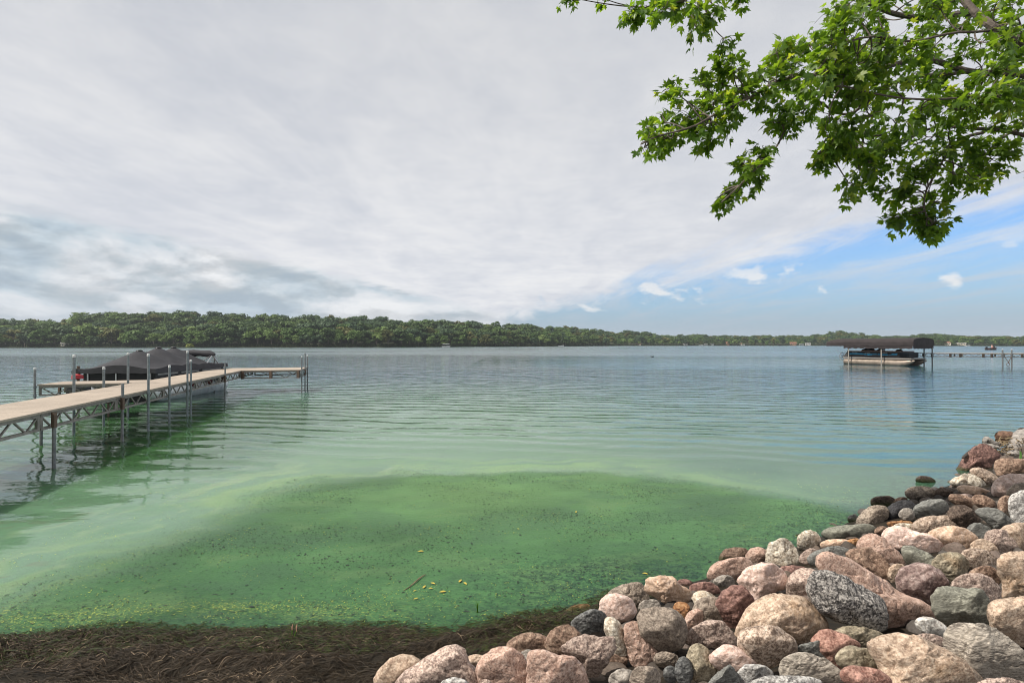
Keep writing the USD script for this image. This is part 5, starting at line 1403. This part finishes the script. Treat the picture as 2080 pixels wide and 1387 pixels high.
crotch = tree_base + [-0.1, 0.3, 2.6]
part(mt, 'trunk', tube(spl([tree_base + [0, 0, -0.3], tree_base + [0.02, 0.02, 0.4], tree_base + [-0.05, 0.1, 1.4], crotch, tree_base + [0.1, 0.5, 5.2], tree_base + [0.3, 0.7, 8.0]]), np.interp(np.linspace(0, 1, 36), [0, .1, .4, 1], [.30, .23, .2, .05]), 14), bark)
LIMBS = [
    ('upper', [(2300, 330, 4.6), (2080, 190, 4.6), (1990, 140, 4.6), (1900, 80, 4.7), (1840, 20, 4.8), (1780, -40, 4.9)], .075, .03),
    ('low', [(2350, 640, 4.7), (2080, 600, 4.7), (1960, 575, 4.7), (1850, 570, 4.8), (1750, 560, 4.9), (1600, 600, 4.9), (1420, 700, 4.8)], .05, .008),
    ('mid', [(2350, 420, 4.9), (2080, 330, 5.0), (1960, 322, 5.0), (1840, 315, 5.0), (1680, 265, 4.9), (1450, 300, 4.7), (1150, 330, 4.5), (980, 362, 4.4), (850, 440, 4.3), (720, 500, 4.3), (600, 565, 4.2), (470, 600, 4.2), (380, 640, 4.2)], .055, .006),
    ('midb', [(1840, 315, 5.0), (1700, 330, 4.9), (1550, 350, 4.8), (1400, 440, 4.6), (1250, 500, 4.5), (1150, 440, 4.5), (1010, 595, 4.4), (955, 685, 4.3), (880, 760, 4.3), (800, 840, 4.2), (735, 900, 4.2)], .02, .005),
    ('hang', [(1900, 590, 4.7), (1760, 655, 4.6), (1690, 770, 4.5), (1645, 860, 4.5), (1640, 930, 4.5), (1680, 985, 4.4)], .016, .004),
    ('right', [(2080, 560, 4.9), (1990, 610, 4.9), (1920, 680, 4.8), (1850, 760, 4.8)], .014, .004),
    ('top', [(1900, 80, 4.7), (1850, 55, 4.8), (1700, 72, 4.8), (1600, 72, 4.8), (1480, 48, 4.7), (1300, -30, 4.6), (1000, -80, 4.6), (640, -20, 4.5), (420, 30, 4.5)], .03, .006),
    ('tip', [(1450, 600, 4.8), (1290, 620, 4.6), (1200, 670, 4.5), (1150, 710, 4.5)], .010, .004),
    ('cross', [(2080, 60, 4.3), (1950, 130, 4.3), (1800, 140, 4.3), (1600, 180, 4.2), (1400, 160, 4.0), (1250, 220, 3.9), (1150, 330, 3.9)], .022, .006),
    ('cross2', [(2080, 440, 4.4), (1900, 430, 4.3), (1700, 440, 4.2), (1450, 420, 4.0), (1280, 380, 3.9)], .02, .006),
]
limb_pts = []
for k, (nm, pts, r0, r1) in enumerate(LIMBS):
    w = [z4(*p) for p in pts]
    if nm in ('upper', 'low', 'mid', 'cross', 'cross2'): w = [crotch + [0, 0, {'upper': .9, 'low': -.1, 'mid': .5, 'cross': 1.2, 'cross2': .3}[nm]], (crotch + w[0]) / 2 + [0, 0, 0.25]] + w; r0 *= 1.4
    q = spl(w)
    part(mt, 'branch', tube(q, np.linspace(r0 ** 0.6, r1 ** 0.6, len(q)) ** (1 / 0.6), 8), bark)
    limb_pts.append(q)
allp = np.vstack(limb_pts)

# leaf clusters: (x, y, radius) in the zoomed view, depth, number of twigs
CL = [(335, 60, 40), (390, 40, 50), (450, 50, 50), (510, 40, 50), (560, 15, 45), (640, 30, 50), (700, 20, 50), (685, 85, 38), (630, 105, 38), (650, 150, 38), (830, -15, 30), (25, -16, 22), (190, -18, 16), (560, -30, 50), (450, -20, 50),
      (760, 215, 42), (740, 265, 45), (790, 300, 60), (700, 340, 70), (650, 350, 50), (830, 350, 55), (760, 400, 70), (680, 430, 60), (515, 420, 42), (500, 395, 30), (900, 330, 50), (900, 400, 55), (840, 440, 50), (760, 480, 60), (650, 500, 60), (560, 520, 65), (480, 530, 55), (430, 570, 55), (500, 590, 60), (590, 580, 55), (700, 560, 55), (770, 560, 38), (400, 630, 52), (450, 650, 40), (520, 625, 35), (680, 645, 42), (650, 590, 40),
      (1000, 210, 45), (1050, 230, 60), (990, 270, 50), (1060, 310, 60), (980, 340, 45), (1030, 390, 70), (960, 420, 50), (1000, 480, 55), (1060, 470, 60), (970, 540, 42), (1030, 550, 48), (1090, 520, 35),
      (920, 660, 42), (890, 700, 50), (850, 740, 45), (820, 730, 35), (870, 780, 42), (830, 820, 42), (790, 860, 36), (740, 890, 32), (760, 880, 30),
      (1170, 690, 40), (1210, 670, 42), (1250, 640, 45), (1300, 610, 55), (1200, 715, 25),
      (1340, 690, 50), (1400, 650, 70), (1450, 690, 60), (1350, 740, 50), (1400, 760, 60), (1350, 800, 50), (1400, 830, 55), (1340, 850, 36), (1430, 860, 30), (1500, 700, 60), (1470, 640, 70),
      (1520, 840, 50), (1570, 820, 55), (1610, 800, 50), (1560, 880, 50), (1530, 950, 48), (1590, 940, 50), (1500, 975, 32), (1560, 985, 38), (1660, 870, 48), (1690, 900, 34), (1660, 1010, 48), (1700, 985, 45), (1650, 1050, 36), (1640, 950, 32), (1690, 1030, 40), (1590, 740, 50), (1650, 720, 50), (1700, 690, 50),
      (1920, 690, 55), (1980, 670, 60), (2030, 660, 40), (1960, 720, 45), (1850, 760, 55), (1800, 790, 48), (1770, 800, 36), (1900, 790, 50), (1930, 760, 45), (1870, 830, 30), (1820, 680, 60), (1760, 650, 60)]
dense = []
poly_d = np.array([(1150, -60), (1240, 60), (1120, 150), (1090, 260), (1140, 400), (1200, 520), (1190, 590), (1330, 640), (1500, 640), (1650, 640), (1800, 640), (1950, 610), (2060, 540), (2160, 540), (2160, -60)], float)
from shapely import Point, Polygon
PD = Polygon(poly_d)
while len(dense) < 108:
    p = rs.uniform([1080, -50], [2150, 650])
    if PD.contains(Point(*p)):
        if 1880 < p[0] < 2075 and 520 < p[1] < 640 and rs.rand() < 0.5: continue
        dense.append((p[0], p[1], rs.uniform(50, 80)))

twigs, leaves = [], []


def add_leaf(p, out, size, face=None):
    """One leaf with its stalk end at p, pointing along out and drooping."""
    y = out + rs.normal(size=3) * 0.35 + [0, 0, -0.55]
    y /= np.linalg.norm(y)
    up = np.array([0, 0, 1.0]) + rs.normal(size=3) * 0.55
    z = up - y * (up @ y); z /= np.linalg.norm(z)
    x = np.cross(y, z)
    leaves.append((p, x, y, z, size, rs.randint(4)))


def cluster(cx, cy, r, Y, nt, lf):
    c = z4(cx, cy, Y)
    rad = r / 2.1895 / FPX * Y
    d = np.linalg.norm(allp - c, axis=1)
    root = allp[d.argmin()]
    if d.min() > 0.9: root = c + [0.3, 0.1, 0.3]
    hub = c + (root - c) * 0.22 + rs.normal(size=3) * rad * 0.15
    if d.min() > rad * 0.4: twigs.append(tube(spl([root, (root + hub) / 2 + rs.normal(size=3) * 0.03, hub], 3), np.linspace(0.007, 0.004, 9), 5, False))
    for k in range(nt):
        e = c + np.array([rs.normal() * rad * 0.6, rs.normal() * rad * 0.9, rs.normal() * rad * 0.6])
        if np.linalg.norm((e - c)[[0, 2]]) > rad: e = c + (e - c) * 0.7
        mid = (hub + e) / 2 + [0, 0, 0.02] + rs.normal(size=3) * 0.02
        q = spl([hub, mid, e], 4)
        twigs.append(tube(q, np.linspace(0.0035, 0.0018, len(q)), 4, False))
        dirn = (e - hub) / max(np.linalg.norm(e - hub), 1e-6)
        n = max(2, int(lf))
        for t in np.linspace(0.35, 1.0, n):
            p = q[min(int(t * (len(q) - 1)), len(q) - 1)]
            for s in (-1, 1):
                side = np.cross(dirn, rs.normal(size=3)); side /= np.linalg.norm(side)
                o = dirn * 0.6 + side * 0.9 * s
                st = p + o / np.linalg.norm(o) * rs.uniform(0.02, 0.05) + [0, 0, -0.012]
                add_leaf(st, o, rs.uniform(0.055, 0.098))


for x, y, r in CL: cluster(x, y, r, np.interp(x, [0, 1000, 2100], [4.35, 4.45, 4.7]) + rs.uniform(-.15, .15), 3 + int(r / 20), 3)
for x, y, r in dense: cluster(x, y, r, rs.uniform(4.0, 5.4) if x > 1350 else rs.uniform(3.8, 4.7), 5, 3)
# the rest of the crown, outside the picture
for k in range(120):
    c = tree_base + [rs.uniform(-3.4, 3), rs.uniform(-3.0, 3.2), rs.uniform(3.2, 8.5)]
    if c[1] > 0.4 and c[0] < 1.12 * c[1] and c[2] < EYE + 0.75 * c[1]: continue
    hub = c
    for j in range(4):
        e = c + rs.normal(size=3) * 0.35
        twigs.append(tube([hub, e], [0.006, 0.002], 4, False))
        for t in np.linspace(0.2, 1, 5):
            p = hub + (e - hub) * t
            add_leaf(p + rs.normal(size=3) * 0.04, rs.normal(size=3), rs.uniform(0.08, 0.12))
part(mt, 'twigs', cat_(twigs), bark, True, kind='stuff')


def leaf_world(L):
    p, x, y, z, s, k = L
    v, f = LEAF[k]
    return p + s * (v[:, :1] * x + v[:, 1:2] * y + v[:, 2:] * z), f


def seen(L):
    p = L[0]
    if p[1] < 0.5: return -1
    px, py = 1040 + p[0] / p[1] * FPX, YH - (p[2] - EYE) / p[1] * FPX
    return L[4] / p[1] if 0 < px < 2080 and 0 < py < 700 else -1


order = sorted(range(len(leaves)), key=lambda i: -seen(leaves[i]))
for i in order[:300]:
    part(mt, 'leaf', leaf_world(leaves[i]), maple_leaf, False)
vs, fs, n = [], [], 0
for i in order[300:]:
    v, f = leaf_world(leaves[i]); vs.append(v); fs.append(f + n); n += len(v)
vary(stage.GetPrimAtPath(part(mt, 'foliage', (np.vstack(vs), np.vstack(fs)), maple_leaf, False, kind='stuff')), [len(v) for v in vs], 2)

# ------------------------------------------------------------------ washed-up weed on the beach
def strand_mat(name, c0, c1):
    g = G()
    o = g.n('geometry', 'position')
    c = g.ramp(g.noise(o, 22.0, 5.0, 0.7), [(0.35, c0), (0.65, c1)])
    return g.make(name, surface=g.n('principled_bsdf', 'BSDF', base_color=c, roughness=0.6, specular_ior_level=0.35))


rs = np.random.RandomState(9)
STRANDS = [('weed_strands', (0.013, 0.009, 0.004), (0.046, 0.031, 0.015), 52000, 0.0026, (-0.04, 2.0), 'dark brown rotting water weed heaped on the beach'),
           ('green_weed', (0.015, 0.025, 0.006), (0.06, 0.075, 0.015), 16000, 0.0026, (-0.10, 0.45), 'dark green water weed at the edge of the beach'),
           ('brown_weed', (0.040, 0.027, 0.015), (0.095, 0.066, 0.040), 14000, 0.0026, (0.05, 2.1), 'dry brown weed strands on top of the heap'),
           ('straw', (0.16, 0.115, 0.07), (0.28, 0.21, 0.135), 1500, 0.0024, (0.2, 2.2), 'pale straw scattered over the weed')]
for name, c0, c1, count, width, (s0, s1), label in STRANDS:
    xs_ = rs.uniform(-4.4, 1.4, count * 5); ys_ = rs.uniform(1.3, 3.8, count * 5)
    sd = shore_sd(xs_, ys_) + 0.30 * (meshkit.fbm(np.stack([xs_ * 2.4, ys_ * 3.5, 0 * xs_], -1) + 3.3, 4, 9) - 0.45)
    lumpy = meshkit.fbm(np.stack([xs_ * 2.2, ys_ * 5, 0 * xs_ + len(name)], -1), 3, 4)
    keep = (sd > s0) & (sd < s1) & (rockiness(xs_, ys_) < 0.75) & (rs.rand(len(xs_)) < smooth01(lumpy, 0.2, 0.55) + 0.25)
    if name == 'green_weed': keep &= lumpy > 0.34
    patch = meshkit.fbm(np.stack([xs_ * 1.3, sd * 7.0, 0 * xs_ + 5], -1), 4, 14)
    if name == 'brown_weed': keep &= (patch + 0.10 * (sd - 0.7) > 0.47)
    if name == 'straw': keep &= (patch + 0.10 * (sd - 0.8) > 0.52)
    xs_, ys_ = xs_[keep][:count], ys_[keep][:count]
    m_ = len(xs_)
    L = rs.gamma(2.5, 0.0165, m_).clip(0.012, 0.16)
    a = rs.normal(0.12, 0.42, m_) + 3.1416 * (rs.rand(m_) < 0.5)
    bend = rs.normal(0, 0.55, m_)
    pts = np.zeros((m_, 5, 3))
    hx, hy, ang = xs_.copy(), ys_.copy(), a.copy()
    lift = np.abs(rs.normal(0, 0.009, m_))
    for k in range(5):
        pts[:, k, 0], pts[:, k, 1] = hx, hy
        hx = hx + np.cos(ang) * L / 4; hy = hy + np.sin(ang) * L / 4; ang = ang + bend * 0.35
    Z = bank_z(pts[..., 0].ravel(), pts[..., 1].ravel()).reshape(m_, 5)
    Z = np.maximum(Z, -0.002)
    arch = np.array([0.2, 0.8, 1.0, 0.8, 0.1])
    pts[..., 2] = Z + 0.003 + lift[:, None] * arch * rs.uniform(0.3, 1.6, (m_, 1))
    cv = UsdGeom.BasisCurves.Define(stage, '/World/' + name)
    cv.CreateTypeAttr('linear')
    cv.CreateCurveVertexCountsAttr(Vt.IntArray.FromNumpy(np.full(m_, 5, np.int32)))
    cv.CreatePointsAttr(Vt.Vec3fArray.FromNumpy(pts.reshape(-1, 3).astype(np.float32)))
    cv.CreateWidthsAttr(Vt.FloatArray.FromNumpy((width * rs.uniform(0.5, 1.5, (m_, 1)) * np.array([0.7, 1, 1, 0.8, 0.3])).ravel().astype(np.float32)))
    cv.SetWidthsInterpolation('vertex')
    UsdShade.MaterialBindingAPI.Apply(cv.GetPrim()).Bind(strand_mat(name + '_fibre', c0, c1))
    tag(cv.GetPrim(), label, kind='stuff')

# ------------------------------------------------------------------ flecks and leaves on the water
def on_water(px, py): Y = EYE * FPX / (py - YH); return np.array([(px - 1040) / FPX * Y, Y, 0.0])


def flakes(name, count, size, mat, label, dens):
    vs = []
    got = 0
    while got < count:
        x, y = rs.uniform(-4.6, 4.5, 20000), rs.uniform(3.0, 7.6, 20000)
        ok = (shore_sd(x, y) < 0.02) & (rs.rand(20000) < dens(x, y))
        x, y = x[ok], y[ok]
        m_ = len(x)
        a = rs.rand(m_, 1) * 6.283; s = size * rs.lognormal(0, 0.38, (m_, 1)); e = rs.uniform(0.2, 0.6, (m_, 1))
        t = np.arange(5) / 5 * 6.283
        r = rs.uniform(0.6, 1.3, (m_, 5))
        u, w = np.cos(t) * r * s, np.sin(t) * r * s * e
        vs.append(np.stack([x[:, None] + u * np.cos(a) - w * np.sin(a), y[:, None] + u * np.sin(a) + w * np.cos(a), 0.003 + 0.003 * rs.rand(m_, 5)], -1))
        got += m_
    v = np.concatenate(vs)[:count]
    f = np.array([[0, 1, 2], [0, 2, 3], [0, 3, 4]])[None] + 5 * np.arange(len(v))[:, None, None]
    m = usdkit.mesh(stage, '/World/' + name, (v.reshape(-1, 3), f.reshape(-1, 3)), mat, False)
    tag(m.GetPrim(), label, kind='stuff')


def dens_dark(X, Y):
    thick = water_fields(X, Y)[1]
    c = meshkit.fbm(np.stack([X * 1.3, Y * 2.6, 0 * X + 3.0], -1), 3, 6)
    near = np.exp(-np.maximum(0, -shore_sd(X, Y)) / 0.5)
    return thick * np.minimum(1, np.maximum(0, (c - 0.33) * 4) * 0.6 + near * 0.9)


def dens_yel(X, Y):
    c = meshkit.fbm(np.stack([X * 2.5, Y * 5, 0 * X + 8.0], -1), 3, 16)
    b = np.exp(-((Y - 3.62 - 0.05 * X) / 0.22) ** 2) * smooth01(-X, -1.2, 1.5) + 0.10
    return b * np.maximum(0, (c - 0.42) * 5)


flakes('dark_flecks', 26000, 0.0044, simple('dark_weed_fleck', (0.012, 0.026, 0.014), 0.6, var=0.5, scale=30), 'dark bits of weed floating on the green scum', dens_dark)
flakes('dark_clumps', 2200, 0.0085, simple('dark_weed_clump', (0.012, 0.024, 0.014), 0.6, var=0.5, scale=30), 'larger dark clumps of weed drifting in the green scum', dens_dark)
flakes('yellow_flecks', 6000, 0.0040, simple('yellow_duckweed', (0.30, 0.34, 0.06), 0.7, var=0.4, scale=40), 'yellow green duckweed floating near the beach', dens_yel)
fl_y = simple('yellow_fallen_leaf', (0.42, 0.33, 0.05), 0.55, var=0.25, scale=30)
spots = [(855, 1120, 'on the open scum, farthest from the beach'), (880, 1185, 'upper one of the cluster beside the floating stick'), (862, 1192, 'beside the stick, close below the upper one'), (900, 1202, 'largest of the cluster by the stick'), (845, 1216, 'lowest of the cluster by the stick'),
         (935, 1180, 'right of the stick, first of a pair'), (945, 1185, 'right of the stick, second of a pair'), (875, 1195, 'in the middle of the cluster'), (1310, 1165, 'alone close to the left end of the stones'), (1170, 1040, 'alone on the green scum left of centre right'), (843, 1200, 'left of the cluster under the stick')]
for px, py, where in spots:
    c = on_water(px, py); s = rs.uniform(0.012, 0.028); a = rs.rand() * 6.28
    t = np.array([(-1, 0), (-.5, .32), (0, .42), (.5, .3), (1.1, 0), (.5, -.3), (0, -.42), (-.5, -.32)])
    v = np.column_stack([c[0] + s * (t[:, 0] * math.cos(a) - t[:, 1] * math.sin(a)), c[1] + s * (t[:, 0] * math.sin(a) + t[:, 1] * math.cos(a)), 0.008 + s * 0.35 * np.abs(t[:, 1]) + 0 * t[:, 0]])
    v = np.vstack([v, v - [0, 0, 0.0012]])
    f = [[0, k, k + 1] for k in range(1, 7)] + [[8, 8 + k + 1, 8 + k] for k in range(1, 7)] + [q for k in range(8) for q in ([k, 8 + k, 8 + (k + 1) % 8], [k, 8 + (k + 1) % 8, (k + 1) % 8])]
    single('fallen_leaf', (v, np.array(f)), fl_y, 'yellow leaf floating ' + where, 'leaf', smooth=False)
a, b = on_water(820, 1198), on_water(866, 1166)
single('floating_stick', gnarl([a, (a * 2 + b) / 3 + [0.01, 0, 0.008], (a + 2 * b) / 3 + [0, 0, .01], b + [0, 0, .006]], [.002, .004, .005, .002], 41, 6), wood_brown, 'thin brown stick floating among yellow leaves near the beach', 'stick')

grass_mat = leaf_mat('fresh_grass', (0.08, 0.20, 0.02), (0.16, 0.32, 0.04), 1, 0.4)


def blades(base, n, h, spread, seed):
    rs2 = np.random.RandomState(seed); ms = []
    for k in range(n):
        a = rs2.rand() * 6.28; d = np.array([math.cos(a), math.sin(a) * .6, 0]) * spread * rs2.uniform(.3, 1); hh = h * rs2.uniform(.6, 1.1)
        q = spl([base, base + d * .35 + [0, 0, hh * .6], base + d + [0, 0, hh]], 3)
        w = np.linspace(0.006, 0.0008, len(q)); u = np.cross(d + 1e-6, [0, 0, 1]); u /= np.linalg.norm(u)
        v = np.vstack([q - u * w[:, None], q + u * w[:, None] + [0, 0, .002]]); m_ = len(q)
        ms.append(trimesh.Trimesh(v, [t for i in range(m_ - 1) for t in ([i, i + 1, m_ + i + 1], [i, m_ + i + 1, m_ + i])], process=False))
    return cat_(ms)


single('grass_sprout', blades(on_water(970, 1242), 6, 0.10, 0.025, 1), grass_mat, 'bright green grass sprout standing at the water line', 'plant', smooth=False)
pbase = at(585, 1320, 3.0); pbase[2] = float(bank(pbase[0], pbase[1]))
pl = thing('beach_plant', pbase, 'thin green plant with pinkish flower heads growing from the weed', 'plant')
st = [spl([pbase + o, pbase + o + [0.02, .01, .07], pbase + o2], 4) for o, o2 in (((0, 0, 0), (0.02, 0.02, .125)), ((0.01, 0, 0), (0.055, 0.0, .135)), ((-.02, 0, 0), (-0.09, -.05, .03)))]
part(pl, 'stem', cat_([tube(q, np.linspace(.004, .002, len(q)), 5) for q in st]), grass_mat)
part(pl, 'flower_head', cat_([tube([q[-1] + [0, 0, -.01], q[-1] + [0, 0, .015], q[-1] + [.004, 0, .035]], [.0015, .0038, .001], 6) for q in st[:2]]), simple('pinkish_flower', (0.45, 0.25, 0.17), 0.7))
part(pl, 'blade', blades(pbase, 7, 0.07, 0.10, 2), grass_mat, False)
for px, py, lab in ((640, 1345, 'small grass tuft on the weed right of the flowering plant'), (665, 1338, 'smallest grass tuft on the weed, nearest the boulders'), (535, 1368, 'dark green grass tuft on the weed near the bottom edge')):
    Y = 2.85 if py < 1350 else 2.65
    b0 = at(px, py, Y); b0[2] = float(bank(b0[0], b0[1]))
    single('grass_tuft', blades(b0, 6, 0.05, 0.03, px), grass_mat, lab, 'grass', smooth=False)

# ------------------------------------------------------------------ thin haze over the lake
gh_ = G()
haze_mat = gh_.make('thin_haze', volume=gh_.n('principled_volume', 'volume', color=(0.86, 0.92, 1.0), density=0.00017, anisotropy=0.3))
hb = trimesh.creation.box((13000, 13000, 60.0)); hb.apply_translation((0, 0, 60 / 2 - 3.8))
m = usdkit.mesh(stage, '/World/haze', hb, haze_mat)
tag(m.GetPrim(), 'thin bluish haze over the far side of the lake', kind='stuff')
